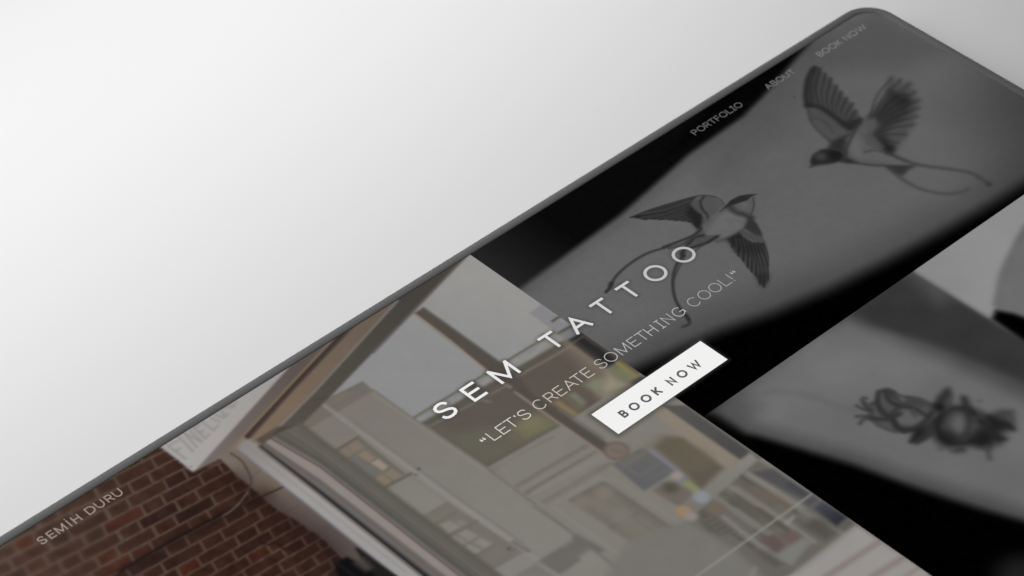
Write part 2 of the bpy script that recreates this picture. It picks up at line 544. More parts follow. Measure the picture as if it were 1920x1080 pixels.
for pts, wd, cc in ((((130, 50), (650, 390)), 12, (123, 119, 112)), (((0, 180), (480, 510), (760, 720)), 8, (120, 116, 109)),
                    (((0, 420), (300, 630), (480, 760)), 8, (121, 117, 111)), (((-120, 470), (120, 690), (420, 870)), 8, (122, 116, 110)),
                    (((300, 420), (520, 540), (800, 730)), 5, (117, 113, 106)), (((640, 400), (1050, 640)), 9, (116, 113, 106)),
                    (((0, 300), (400, 560)), 6, (92, 88, 80)), (((60, 130), (350, 330)), 12, (98, 93, 85))):
    c.stroke(BR(*pts), wd, cc, 5, 0.9, smooth=False)
for pts, wd, cc in ((((30, 60), (330, 250), (600, 430)), 7, (86, 82, 76)), (((0, 245), (260, 420), (520, 610)), 8, (84, 81, 74)), (((-60, 330), (200, 520), (330, 610)), 7, (82, 78, 71)),
                    (((-160, 560), (20, 680), (160, 770)), 8, (84, 80, 73)), (((190, 610), (330, 700)), 6, (92, 86, 80)), (((560, 470), (700, 560)), 7, (92, 88, 82)),
                    (((110, 30), (400, 220), (640, 380)), 5, (130, 126, 119)), (((0, 195), (300, 395), (560, 570), (780, 725)), 4, (126, 122, 115)),
                    (((0, 390), (250, 560), (400, 660)), 4, (128, 124, 117)), (((-130, 480), (60, 620), (300, 790)), 4, (130, 124, 117))):
    c.stroke(BR(*pts), wd, cc, 2.6, 0.8, smooth=False)
c.stroke(BR((200, 200), (440, 320), (540, 390)), 12, (112, 100, 86), 10, 0.8)
c.poly(MK((1110, 860), (1180, 800), (1560, 1060), (1400, 1100), (1250, 1060)), (88, 84, 77), 6, 0.8)
for k in range(7):
    c.stroke(MK((1200 + 60 * k, 940 + 42 * k), (1290 + 60 * k, 900 + 42 * k)), 2.5, (114, 109, 102), 2.5, 0.7)
c.stroke(MK((1340, 680), (1810, 1010)), 9, (119, 114, 107), 4, smooth=False)
c.stroke(MK((1500, 560), (1810, 760)), 9, (121, 116, 109), 4, smooth=False)
c.stroke(MK((1400, 620), (1800, 900)), 8, (92, 87, 80), 5, 0.9, smooth=False)
c.poly(BR((150, 30), (375, -5), (760, 250), (690, 320)), (80, 79, 81), 4)
c.stroke(BR((540, 150), (720, 270)), 10, (66, 66, 72), 6, 0.8)
c.stroke(BR((395, -10), (770, 250)), 3, (112, 109, 104), 2, smooth=False)
c.poly(BR((660, 325), (775, 255), (840, 300), (735, 375)), (78, 77, 82), 5)
c.poly(BR((770, 390), (860, 305), (1120, 480), (1010, 575)), 0, 5, grad=((70, 72, 82), (1535, 945), (46, 47, 53), (1570, 975)))
c.poly(BR((1010, 575), (1115, 485), (1210, 550), (1080, 620)), (92, 89, 83), 4)
c.poly(BR((670, 570), (780, 490), (880, 510), (1010, 640), (900, 710)), (84, 80, 73), 9)
c.poly(BR((230, 710), (380, 640), (510, 760), (400, 835)), (97, 83, 78), 6)
c.poly(BR((430, 650), (600, 615), (670, 680), (540, 745)), (105, 87, 81), 6)
c.poly(BR((410, 850), (660, 690), (750, 735), (560, 960), (430, 910)), (120, 121, 113), 5)
c.poly(BR((170, 790), (300, 830), (470, 940), (400, 985), (280, 900)), (88, 84, 77), 7)
c.stroke(BR((505, 540), (575, 475)), 5, (138, 136, 126), 3)
c.stroke(BR((150, 1080), (190, 990)), 6, (128, 125, 119), 4)
c.stroke(PH((1300, 1085), (1380, 1028), (1521, 927)), 2.4, (142, 138, 132), 1.2, smooth=False)
# post, board, disc and goods
c.poly(MK((950, 790), (1720, 165), (1810, 245), (1100, 860)), 0, 3, grad=((116, 111, 104), (1290, 955), (133, 129, 122), (1410, 860)))
c.blob(MK((215, 150))[0], 19, (106, 92, 84), 3)
c.blob(MK((215, 150))[0], 15, (121, 107, 98), 4)
for k in range(4):
    c.stroke(MK((160 + 30 * k, 130 + 8 * k), (180 + 34 * k, 175)), 2, (104, 92, 85), 1.5, 0.7)
c.poly(MK((165, 300), (480, 128), (585, 140), (885, 380), (525, 605)), 0, 2.5, grad=((101, 100, 97), (1190, 850), (95, 96, 98), (1220, 900)))
c.stroke(MK((235, 265), (465, 435)), 2.5, (114, 107, 99), 1.6)
c.stroke(MK((340, 295), (530, 180)), 6, (110, 106, 97), 2)
c.stroke(MK((300, 270), (440, 190)), 2, (112, 107, 98), 1.5)
c.stroke(MK((480, 430), (710, 285)), 2, (112, 107, 98), 1.5)
for k in range(3):
    c.stroke(MK((520 + 60 * k, 500 - 20 * k), (760 + 30 * k, 350 + 10 * k)), 1.5, (106, 103, 98), 1.5, 0.5)
c.stroke(MK((585, 145), (900, 375), (985, 470)), 6, (117, 117, 130), 2.5)
c.poly(MK((930, 390), (1030, 450), (965, 510), (940, 470)), (112, 112, 128), 3)
c.blob(MK((895, 430))[0], 8, (148, 135, 129), 5)
c.poly(MK((600, 600), (740, 510), (1010, 560), (1100, 640), (920, 790)), (108, 101, 93), 6)
c.blob(MK((825, 565))[0], 11, (83, 79, 69), 8)
c.stroke(MK((600, 600), (760, 720), (900, 790)), 5, (132, 122, 114), 3, 0.8)
c.stroke(MK((1015, 520), (1110, 590)), 12, (127, 133, 92), 3)
c.blob(MK((1170, 670))[0], 12, (132, 139, 146), 6)
c.blob(MK((970, 832))[0], 11, (152, 126, 96), 4)
c.blob(MK((1060, 890))[0], 9, (139, 131, 124), 5)
c.blob(MK((1340, 800))[0], 10, (116, 99, 83), 6)
# bright timber front at the bottom
c.poly(BR((480, 1085), (560, 1050), (1195, 560), (1920, 1040), (1920, 1400), (480, 1400)), (148, 144, 141), 3)
c.stroke(BR((620, 1020), (1200, 570)), 8, (128, 124, 120), 5, 0.6)
for p, q, wd in (((900, 1075), (1430, 725), 9), ((1360, 1075), (1670, 885), 9), ((1690, 1075), (1830, 980), 4)):
    c.stroke(BR(p, q), wd, (130, 117, 111), 5, 0.9)
# right-hand clear strip of glass
c.poly(TA((220, 185), (375, 70), (760, 340), (590, 445)), (131, 130, 133), 2)
c.poly(TA((440, 130), (580, 210), (740, 330), (640, 300)), (142, 139, 138), 5, 0.7)
c.stroke(TA((515, 285), (570, 245), (615, 232)), 4, (78, 73, 58), 2)
c.poly(TA((590, 450), (760, 345), (900, 440), (700, 525)), (113, 117, 124), 3)
c.stroke(TA((640, 470), (760, 400)), 5, (128, 122, 118), 3, 0.7)
c.stroke(TA((580, 442), (750, 345)), 4, (72, 71, 56), 2)
c.poly(TA((700, 525), (880, 425), (1240, 670), (1400, 790), (1200, 885), (1040, 775)), (42, 41, 42), 3)
c.poly(TA((890, 430), (1260, 680), (1400, 790), (1330, 790), (1100, 620), (900, 490)), (76, 70, 63), 4, 0.85)
c.stroke(TA((760, 570), (890, 480)), 3, (88, 78, 74), 2)
c.poly(TA((1190, 890), (1380, 770), (1640, 935), (1480, 1090)), (105, 109, 82), 5)
c.stroke(TA((1340, 810), (1560, 985)), 7, (143, 120, 70), 4)
c.stroke(TA((1400, 790), (1600, 925)), 6, (92, 86, 66), 4)
c.stroke(TA((1380, 900), (1520, 1010)), 10, (118, 124, 90), 6, 0.7)
c.poly(TB((1070, 590), (1240, 505), (1340, 540), (1140, 650)), (80, 78, 76), 4)
c.stroke(TA((560, 430), (1040, 775), (1500, 1085)), 12, (141, 128, 111), 9, 0.35, smooth=False)
# frame of the shop window: head
c.poly(PH((900, 460), (871, 483), (797, 560), (617.8, 745), (566, 796), (540, 808), (490, 832), (542, 785), (745, 562), (860, 440)), 0, 3,
       grad=((70, 66, 60), (780, 560), (84, 79, 71), (540, 810)))
c.stroke(PH((869, 484), (797, 560), (700, 660)), 5, (92, 80, 79), 3, 0.8, smooth=False)
c.stroke(B((640, 640), (720, 620)), 3, (62, 57, 52), 3, 0.35)
c.poly(B((900, 160), (1200, -60), (1160, 15), (640, 585), (300, 930), (230, 880)), 0, 2.5, grad=((108, 92, 78), (690, 600), (121, 105, 89), (500, 800)))
c.stroke(B((1165, 15), (640, 590), (290, 935)), 3.5, (122, 115, 110), 2, smooth=False)
c.stroke(B((1030, 5), (830, 215), (520, 540), (220, 870)), 10, (62, 50, 47), 2.5, smooth=False)
c.stroke(B((1060, -5), (845, 215), (545, 530), (232, 870)), 2.5, (78, 68, 62), 1.5, smooth=False)
c.poly(SG((1170, 135), (1400, -115), (1560, -120), (1260, 200), (620, 890), (590, 925), (385, 1012)), 0, 2.5, grad=((92, 82, 78), (540, 690), (114, 105, 102), (400, 860)))
c.stroke(SG((1560, -122), (1265, 195), (940, 545), (620, 890)), 3.5, (124, 106, 84), 1.8, smooth=False)
c.blob(SG((615, 900))[0], 2.5, (156, 142, 130), 2)
# sign with faint lettering
c.poly(SG((-20, 710), (95, 800), (370, 1016), (1175, 132), (1400, -115), (700, 200)), 0, 2.5, grad=((165, 162, 159), (340, 870), (156, 153, 151), (480, 720)))
gl = (141, 138, 135)
for s_ in (((160, 790), (305, 903)), ((160, 790), (235, 752)), ((215, 836), (260, 812)),
           ((245, 712), (368, 838)), ((300, 688), (398, 802)), ((300, 688), (440, 758)), ((345, 660), (440, 758)),
           ((380, 640), (470, 728)), ((470, 728), (505, 694)), ((425, 684), (455, 660)), ((380, 640), (420, 612)),
           ((450, 590), (540, 660)), ((540, 660), (580, 622)), ((520, 560), (592, 588)),
           ((560, 530), (625, 556)), ((610, 495), (640, 545)), ((640, 545), (668, 522)), ((640, 470), (690, 470)), ((690, 470), (735, 425)), ((660, 440), (712, 462))):
    c.stroke(SG(*s_), 4.2, gl, 1.8, 0.85)
c.blob(SG((352, 966))[0], 1.5, (120, 116, 112), 1.5)
c.stroke(SG((100, 806), (370, 1018)), 3, (112, 108, 122), 2.5, 0.6)
# plaster beside the sill
c.poly(PH((405, 858), (446, 838), (532.5, 912), (568.8, 940), (746, 1082), (680, 1085), (636, 1039), (604, 1010), (560, 979), (521, 959), (463, 910)), 0, 2,
       grad=((118, 107, 98), (440, 860), (90, 79, 75), (600, 1000)))
c.blob(BB((1380, 500))[0], 18, (112, 97, 82), 14, 0.8)
c.blob(BB((1250, 300))[0], 12, (112, 99, 88), 10, 0.8)
c.stroke(BB((1230, 400), (1290, 350), (1350, 300)), 3, (96, 88, 82), 4, 0.6)
c.stroke(BB((1450, 640), (1700, 690), (1900, 880)), 20, (98, 86, 80), 14, 0.5)
c.stroke(BB((1560, 760), (1700, 690)), 2, (80, 70, 66), 2, 0.5)

# bricks: Flemish bond, laid out on the wall of the picture
brick_edge = PH((-40, 1200), (-40, 990), (300, 800), (300, 838), (362, 886), (412, 860), (463, 908), (521, 957), (560, 978), (604, 1009), (636, 1040), (700, 1110), (600, 1200))
w = c.win(brick_edge, 2)
X, Y = c.X[w], c.Y[w]
px, py = photo_px(X, Y)
kk = np.zeros_like(px)
kk = (py - 845 + 0.507 * (px - 360)) / 25.35
for _ in range(4):
    kk = (py - 845 + (0.507 + 0.006 * kk) * (px - 360)) / 25.35
kk = kk + 0.05 * (vnoise(px / 40, py / 40, 3) - 0.5)
row = np.floor(kk); fk = kk - row
sx = px - (240 + 28.1 + 11.25 * (kk - 2.5) + 54.4 * (np.mod(row, 2)))
sx = sx + 3.0 * (vnoise(row * 7.3, np.floor(sx / 54), 5) - 0.5)
per = np.floor(sx / 108.75); fx = sx - per * 108.75
head = fx < 37.5
dx = np.where(head, np.minimum(fx, 37.5 - fx), np.minimum(fx - 37.5, 108.75 - fx))
dk = np.minimum(fk, 1 - fk) * 22.0
bid = per * 2 + head
hsh = vnoise(row * 3.7 + 0.5, bid * 5.3 + 0.5, 11)
hs2 = vnoise(row * 9.1 + 0.5, bid * 2.9 + 0.5, 23)
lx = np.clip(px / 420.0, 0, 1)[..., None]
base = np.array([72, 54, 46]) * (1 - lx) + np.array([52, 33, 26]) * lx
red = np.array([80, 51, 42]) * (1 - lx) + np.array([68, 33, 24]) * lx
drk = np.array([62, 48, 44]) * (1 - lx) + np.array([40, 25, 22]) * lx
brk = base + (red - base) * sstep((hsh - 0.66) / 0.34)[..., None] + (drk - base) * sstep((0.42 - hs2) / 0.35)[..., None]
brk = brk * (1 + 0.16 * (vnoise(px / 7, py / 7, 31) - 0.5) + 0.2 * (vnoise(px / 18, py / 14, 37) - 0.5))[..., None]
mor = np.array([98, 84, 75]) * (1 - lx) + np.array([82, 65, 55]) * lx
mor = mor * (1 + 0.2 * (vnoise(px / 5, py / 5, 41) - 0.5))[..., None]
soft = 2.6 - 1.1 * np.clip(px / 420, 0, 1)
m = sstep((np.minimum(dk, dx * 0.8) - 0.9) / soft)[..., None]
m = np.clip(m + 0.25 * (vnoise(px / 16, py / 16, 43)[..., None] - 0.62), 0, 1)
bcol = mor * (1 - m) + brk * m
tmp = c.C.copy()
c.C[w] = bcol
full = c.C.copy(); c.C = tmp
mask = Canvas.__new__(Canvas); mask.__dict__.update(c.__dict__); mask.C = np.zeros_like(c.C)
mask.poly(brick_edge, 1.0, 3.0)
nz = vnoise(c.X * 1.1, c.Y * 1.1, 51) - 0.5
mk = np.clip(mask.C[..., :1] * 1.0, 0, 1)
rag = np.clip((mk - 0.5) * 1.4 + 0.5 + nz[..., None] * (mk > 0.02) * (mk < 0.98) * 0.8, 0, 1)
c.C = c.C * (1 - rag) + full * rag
# warm sooty darkening beside the plaster, painted shadow line below the loose cable
c.stroke(PH((440, 900), (521, 962), (600, 1015), (640, 1060)), 30, (34, 20, 20), 24, 0.45)
c.stroke(PH((220, 1080), (330, 1016), (420, 967), (500, 925)), 20, (30, 20, 19), 16, 0.34)
c.stroke(PH((225, 1071), (330, 1010), (418, 963)), 4.5, (24, 17, 18), 3, 0.9)
c.stroke(PH((418, 963), (470, 940), (533, 912)), 2.6, (34, 28, 26), 1.6, 0.95, smooth=False)
c.stroke(BB((1030, 160), (1140, 240), (1215, 370), (1232, 450), (1195, 550)), 2.6, (66, 58, 54), 1.6)
c.stroke(BB((1195, 550), (1110, 660), (1010, 750), (955, 780)), 2.2, (104, 92, 85), 1.4)
c.stroke(BB((660, 350), (780, 300), (920, 235)), 4, (84, 68, 60), 2.5, 0.9)
c.stroke(BB((640, 380), (780, 310)), 5, (34, 22, 20), 4, 0.7)
c.stroke(BC((860, 640), (960, 680), (1060, 660), (1160, 740)), 3, (30, 24, 24), 2.5, 0.8)
# sill and lower frame bands
c.poly(PH((444, 842), (455, 828), (465, 825), (482, 834), (600, 927), (792, 1080), (800, 1090), (756, 1090), (743.8, 1080), (568.8, 940), (532.5, 912)), 0, 2,
       grad=((138, 132, 128), (455, 838), (154, 151, 149), (560, 920)))
c.stroke(PH((462, 834), (520, 882), (614, 958), (760, 1072)), 2.0, (136, 131, 128), 1.5, 0.8, smooth=False)
c.stroke(PH((447, 844), (532.5, 913), (568.8, 941), (744, 1081)), 3, (108, 107, 122), 2.5, 0.7, smooth=False)
ed = [[(486, 838), (600, 927), (792, 1080), (800, 1088)], [(490, 834), (600, 915.6), (810, 1080), (820, 1088)], [(496, 829), (600, 898), (836, 1080), (846, 1088)],
      [(506, 821), (600, 875.6), (862, 1080), (872, 1088)], [(516, 815), (600, 864), (880, 1080), (890, 1088)],
      [(540, 806), (600, 846), (905, 1080), (914, 1088)], [(562, 795), (600, 825), (936, 1080), (945, 1088)]]
bc = [(60, 62, 66), (108, 101, 98), (140, 130, 124), (114, 106, 99), (94, 91, 83), (98, 95, 87)]
for i in (5, 4, 3, 2, 1, 0):
    c.poly(PH(*(ed[i] + ed[i + 1][::-1])), bc[i], 2.2)
for e_, cc, wd, sf in ((ed[0], (30, 27, 28), 6, 3.5), (ed[1], (96, 94, 93), 3, 3), (ed[3], (74, 56, 54), 1.8, 1.2), (ed[4], (78, 77, 70), 6, 4), (ed[5], (108, 99, 90), 2, 1.5), (ed[6], (90, 87, 78), 8, 5)):
    c.stroke(PH(*[(x + (3 if wd == 6 and sf == 3.5 else 0), y) for x, y in e_]), wd, cc, sf, 0.9, smooth=False)
c.stroke(PH((486, 838), (600, 927), (792, 1080)), 1.8, (166, 143, 124), 1.2, 0.8, smooth=False)
c.stroke(PH((496, 832), (600, 905), (824, 1080)), 2.2, (92, 84, 82), 1.8, 0.8, smooth=False)
c.poly(PH((480, 824), (500, 812), (520, 800), (545, 800), (520, 812), (492, 834)), (70, 62, 55), 3, 0.7)
# lantern silhouette at the bottom edge
c.poly(BD((460, 805), (620, 712), (760, 790), (900, 880), (1270, 970), (1280, 1100), (560, 1100)), (17, 16, 18), 3.5)
c.poly(BD((720, 597), (770, 600), (1000, 770), (1270, 965), (1000, 990), (880, 840)), (31, 30, 29), 3)
c.poly(BD((700, 800), (840, 720), (960, 850), (860, 910)), (70, 64, 59), 6, 0.85)
c.stroke(BD((500, 800), (720, 960)), 5, (32, 31, 31), 3, 0.7)
# soft grain of the photograph
g = (vnoise(c.X * 0.16, c.Y * 0.16, 61) - 0.5) * 5 + (vnoise(c.X * 0.6, c.Y * 0.6, 62) - 0.5) * 3
c.C += 0.5 * g[..., None]
spx, spy = photo_px(c.X, c.Y)
gm = c.C.mean(-1, keepdims=True)
c.C = gm + (c.C - gm) * (1 - 0.16 * sstep((spx - 520) / 120))[..., None]
c.soften(0.45, np.full(c.X.shape, 0.8))
c.soften(0.5, 0.85 * sstep((spx - 1020) / 160) * sstep((spy - 770) / 60))
c.soften(0.9, 0.9 * sstep((300 - spx) / 200))
c.stroke(PH((1300, 1085), (1380, 1028), (1521, 927)), 2.0, (138, 134, 128), 1.8, 0.65, smooth=False)
SHOP = c

# ================================================================== picture 2: swallows
c = Canvas(SEAM_X, SX1, SEAM_Y, SY1, 0.42)
px, py = photo_px(c.X, c.Y)
c.C[:] = 95
n1 = vnoise(c.X * 0.045, c.Y * 0.045, 71) - 0.5
n2 = vnoise(c.X * 0.25, c.Y * 0.25, 72) - 0.5
c.C += (n1 * 4 + n2 * 2)[..., None]
c.poly(PH((1000, 520), (1120, 440), (1300, 330), (1330, 420), (1200, 620), (1020, 620)), 104, 90, 0.5)
c.poly(PH((1560, 330), (1800, 260), (1700, 430), (1400, 560)), 98, 90, 0.4)
c.poly(PH((1500, 90), (1640, 20), (1800, 90), (1700, 130), (1540, 130)), 80, 40, 0.75)
c.poly(PH((1880, 60), (2050, 150), (2050, 330), (1900, 360), (1850, 200)), 52, 120, 0.8)
c.poly(PH((1340, 270), (1520, 80), (1560, 110), (1480, 240), (1340, 340)), 76, 60, 0.6)
# dark cloth above the arm, skin shade painted along its edge
c.poly(PH((870, 470), (900, 440), (1560, 30), (1530, 60), (1500, 95), (1440, 165), (1393, 215), (1290, 285), (1164, 400), (975, 540), (930, 520)), 60, 44, 0.75)
c.poly(PH((860, 470), (900, 430), (1560, 20), (1515, 82), (1500, 98), (1440, 168), (1393, 218), (1290, 290), (1164, 402), (975, 541), (920, 560)), 0, 8,
       grad=((36, 36, 36), (920, 505), (9, 9, 9), (1050, 425)))
c.poly(PH((1390, 130), (1560, 20), (1500, 95), (1420, 185), (1330, 250), (1250, 290)), 3, 14, 0.8)
# dark band below
low = PH((1120, 735), (1195, 690), (1348, 622), (1450, 587), (1560, 541), (1660, 492), (1760, 439), (1860, 382), (1960, 320), (1990, 400), (1300, 860))
c.poly(PH((1120, 700), (1195, 645), (1348, 580), (1560, 500), (1760, 395), (1960, 285), (1990, 400), (1300, 860)), 62, 60, 0.7)
c.poly(low, 1, 22)
c.blob(PH((1490, 182))[0], 2.2, 62, 2, 0.8)
# tracing frames of the two swallows
S1 = fr(1480, 110, 4.908); S1b = fr(1460, 100, 3.857); S2 = fr(1170, 350, 5.143); S2b = fr(1100, 340, 3.6)


def feathers(F, bases, tips, wd, v, a=0.8, s=1.5):
    b = cat(F(*bases), 12); t_ = F(*tips)
    for i, tp in enumerate(t_):
        q = b[int(round(i * (len(b) - 1) / (len(t_) - 1)))]
        d = tp - q
        m_ = (q + tp) / 2 + np.array([-d[1], d[0]]) * 0.06
        c.stroke(np.array([q, m_, tp]), wd, v, s, a)


# upper swallow
c.poly(S1((230, 72), (278, 78), (300, 120), (330, 128), (345, 165), (385, 172), (400, 235), (438, 245), (450, 290), (482, 300), (500, 350), (530, 355), (550, 400), (585, 405), (590, 465),
          (615, 470), (660, 550), (610, 650), (540, 690), (400, 775), (370, 760), (260, 660), (200, 580), (160, 450), (145, 340), (165, 180), (195, 100)), 61, 5, 0.95)
feathers(S1, ((170, 435), (300, 462), (400, 530), (480, 600), (560, 640)), ((200, 90), (240, 75), (285, 85), (335, 135), (388, 180), (440, 248), (482, 302), (532, 358), (588, 410), (618, 475), (655, 545)), 2.6, 42, 0.85)
feathers(S1, ((185, 435), (310, 455), (410, 530), (490, 600), (570, 630)), ((215, 82), (262, 90), (310, 115), (360, 165), (412, 220), (460, 280), (506, 335), (560, 390), (600, 440), (640, 520)), 4, 82, 0.35)
c.stroke(S1((232, 80), (172, 190), (152, 340), (168, 440)), 9, 38, 4, 0.85)
c.stroke(S1((200, 420), (225, 250), (262, 110)), 9, 44, 6, 0.6)
c.poly(S1((165, 440), (250, 440), (400, 540), (560, 655), (530, 695), (390, 765), (260, 660), (195, 570)), 78, 7, 0.9)
feathers(S1, ((205, 545), (290, 565), (370, 625), (470, 660)), ((175, 445), (210, 440), (250, 445), (290, 460), (330, 485), (370, 515), (410, 545), (450, 575), (500, 610)), 2, 64, 0.7)
c.stroke(S1((165, 432), (250, 438), (340, 480), (420, 540), (500, 600), (570, 640), (640, 590)), 9, 36, 6, 0.9)
c.poly(S1((470, 600), (560, 560), (650, 550), (600, 655), (540, 655)), 40, 8, 0.85)
c.stroke(S1((205, 548), (290, 568), (370, 625), (405, 690)), 3, 60, 3, 0.8)
c.stroke(S1((160, 450), (200, 580), (260, 660), (370, 758)), 2.5, 58, 2.5, 0.8)
c.poly(S1((928, 160), (955, 165), (975, 225), (1015, 178), (1035, 190), (1050, 240), (1100, 210), (1125, 225), (1130, 290), (1165, 290), (1165, 360), (1205, 370), (1185, 420), (1205, 450), (1165, 490), (1190, 530), (1140, 560),
          (1165, 600), (1110, 650), (1080, 720), (1000, 800), (970, 860), (900, 875), (850, 820), (720, 700), (690, 560), (780, 470), (880, 320)), 70, 8, 0.9)
c.poly(S1((940, 285), (1000, 320), (1050, 320), (1120, 395), (1105, 490), (1040, 560), (930, 630), (880, 700), (960, 830), (920, 875), (850, 835), (770, 700), (830, 600), (740, 540), (850, 410)), 44, 10, 0.95)
c.poly(S1((920, 290), (1000, 330), (1060, 330), (1120, 400), (1060, 440), (950, 380)), 34, 12, 0.7)
feathers(S1, ((740, 540), (800, 580), (800, 640), (790, 700), (850, 780)), ((940, 175), (1025, 190), (1110, 225), (1160, 300), (1198, 380), (1198, 455), (1180, 535), (1140, 610), (1080, 700), (1010, 780), (960, 850)), 2.6, 36, 0.7, 2)
feathers(S1, ((750, 550), (810, 590), (810, 650), (800, 710)), ((985, 250), (1065, 250), (1130, 300), (1170, 370), (1190, 420), (1180, 500), (1150, 570), (1090, 650)), 3.5, 84, 0.25, 3)
c.poly(S1((860, 780), (960, 800), (950, 870), (900, 880)), 30, 9, 0.8)
c.poly(S1((690, 580), (790, 540), (815, 620), (750, 690), (690, 650)), 82, 6, 0.9)
c.poly(S1((670, 690), (770, 710), (870, 810), (760, 850), (700, 790)), 80, 6, 0.9)
for k in range(5):
    c.stroke(S1((690 + 22 * k, 700 + 30 * k), (760 + 26 * k, 700 + 26 * k)), 2, 62, 2, 0.7)
c.stroke(S1((670, 610), (660, 680), (720, 790)), 3, 62, 4, 0.7)
c.poly(S1((650, 610), (560, 720), (520, 850), (590, 950), (720, 975), (900, 985), (1090, 965), (940, 895), (830, 850), (730, 840), (690, 760), (665, 690)), 92, 9, 0.95)
c.stroke(S1((540, 880), (640, 945), (860, 972)), 10, 78, 9, 0.7)
c.stroke(S1((660, 640), (640, 760), (700, 850)), 9, 80, 9, 0.6)
c.poly(S1((580, 760), (630, 720), (660, 850), (620, 900)), 102, 12, 0.7)
c.stroke(S1((690, 860), (800, 845), (930, 885), (1080, 950)), 3, 52, 3, 0.8)
c.poly(S1((575, 680), (530, 730), (510, 880), (440, 850), (355, 825), (380, 770), (470, 725)), 42, 7, 0.95)
c.stroke(S1((670, 560), (590, 690), (530, 820), (520, 900)), 4, 46, 4, 0.9)
c.poly(S1((190, 945), (212, 885), (290, 835), (390, 825), (470, 850), (503, 890), (480, 938), (380, 970), (260, 985), (183, 1002), (200, 970)), 38, 3)
c.blob(S1((290, 900))[0], 9, 68, 8, 0.8)
c.blob(S1((430, 890))[0], 12, 25, 9, 0.85)
c.stroke(S1((390, 828), (470, 850), (510, 895)), 2, 72, 2, 0.7)
c.stroke(S1((200, 985), (300, 970), (390, 965)), 2, 78, 2, 0.7)
c.poly(S1((500, 900), (560, 920), (620, 950), (560, 965), (480, 945)), 42, 6)
c.stroke(S1((480, 950), (600, 960), (760, 980), (900, 985), (1140, 992)), 3, 44, 2.5, 0.9)
c.stroke(S1b((790, 720), (900, 768), (1020, 808), (1200, 832), (1380, 862), (1470, 912), (1530, 945)), 6, 50, 4.5, 0.85, taper=(1.0, 0.7))
c.blob(S1b((1520, 950))[0], 4, 42, 4, 0.8)
c.poly(S1b((770, 812), (990, 812), (930, 850), (900, 885), (870, 880)), 46, 5, 0.9)
c.stroke(S1b((790, 825), (880, 900), (1000, 970), (1120, 1005), (1240, 1015), (1330, 1000), (1375, 978)), 5, 54, 4.5, 0.8, taper=(1.1, 0.7))
# lower swallow
c.poly(S2((60, 298), (200, 238), (400, 178), (640, 104), (760, 83), (850, 90), (940, 130), (968, 175), (920, 215), (810, 345), (745, 405), (700, 402), (665, 350), (560, 335), (430, 322), (200, 318)), 78, 2)
c.poly(S2((58, 298), (200, 238), (400, 178), (640, 106), (700, 100), (635, 170), (690, 225), (755, 270), (738, 402), (700, 402), (660, 348), (600, 335), (510, 325), (490, 330), (430, 318), (340, 320), (250, 312), (200, 322), (110, 302)), 50, 2)
feathers(S2, ((640, 150), (640, 180), (690, 230), (740, 300), (720, 380)), ((65, 296), (120, 300), (200, 316), (270, 312), (345, 318), (430, 320), (500, 326), (560, 330), (620, 338), (670, 360)), 2.2, 30, 0.85, 1.3)
feathers(S2, ((640, 135), (640, 170), (680, 215), (735, 280), (725, 350)), ((140, 268), (165, 296), (235, 306), (310, 308), (385, 312), (465, 318), (530, 325), (590, 330), (650, 345)), 2.2, 76, 0.55, 1.3)
c.poly(S2((640, 180), (700, 235), (757, 270), (742, 390), (705, 404), (665, 352), (600, 250)), 32, 8, 0.85)
c.stroke(S2((60, 297), (300, 205), (640, 105), (760, 84), (880, 95)), 2.4, 46, 1.5, 0.9)
c.poly(S2((640, 165), (700, 105), (760, 90), (860, 95), (940, 140), (960, 185), (830, 290), (800, 340), (750, 270), (690, 225)), 83, 3, 0.9)
for k in range(7):
    c.stroke(S2((640 + 14 * k, 160 + 16 * k), (735 + 8 * k, 130 + 22 * k)), 1.8, 52, 1.3, 0.7)
    c.stroke(S2((745 + 12 * k, 115 + 26 * k), (850 + 8 * k, 105 + 20 * k)), 1.6, 66, 1.3, 0.6)
c.stroke(S2((770, 95), (738, 150), (760, 220), (800, 270), (812, 330)), 4, 44, 2.5, 0.85)
c.stroke(S2((850, 92), (930, 120), (965, 175)), 2, 64, 1.5, 0.8)
c.poly(S2((800, 345), (930, 235), (1040, 215), (1130, 270), (1205, 300), (1170, 400), (1070, 470), (920, 520), (760, 475), (715, 460), (755, 395)), 101, 5)
c.stroke(S2((1210, 300), (1165, 410), (1060, 485), (900, 522)), 8, 64, 7, 0.75)
c.stroke(S2((720, 460), (820, 475), (930, 465)), 2.5, 72, 2.5, 0.7)
c.stroke(S2((830, 330), (780, 400), (760, 450)), 9, 82, 8, 0.7)
c.stroke(S2((820, 340), (940, 240), (1030, 220)), 8, 84, 7, 0.7)
for k in range(9):
    c.stroke(S2((850 + 30 * k, 420 + 6 * (k % 3)), (880 + 30 * k, 440 + 5 * (k % 4))), 1.5, 88, 2, 0.5)
    c.stroke(S2((1000 + 18 * k, 300 + 14 * (k % 3)), (985 + 18 * k, 330 + 12 * (k % 4))), 1.5, 90, 2, 0.5)
c.poly(S2((925, 235), (1040, 130), (1130, 85), (1210, 85), (1285, 72), (1245, 112), (1250, 200), (1220, 275), (1130, 265), (1040, 215)), 90, 2.5)
c.poly(S2((1060, 190), (1180, 120), (1250, 110), (1250, 190), (1220, 260), (1140, 240)), 84, 8, 0.8)
c.poly(S2((1130, 150), (1190, 140), (1200, 190), (1150, 210)), 98, 9, 0.8)
c.poly(S2((950, 212), (1030, 130), (1110, 88), (1190, 75), (1288, 69), (1225, 96), (1190, 132), (1110, 156), (1020, 190)), 42, 2)
c.blob(S2((1190, 104))[0], 3.2, 66, 1.5)
c.blob(S2((1190, 104))[0], 2.0, 26, 1.2)
c.stroke(S2((925, 240), (1000, 190), (1110, 150)), 2.5, 50, 2, 0.8)
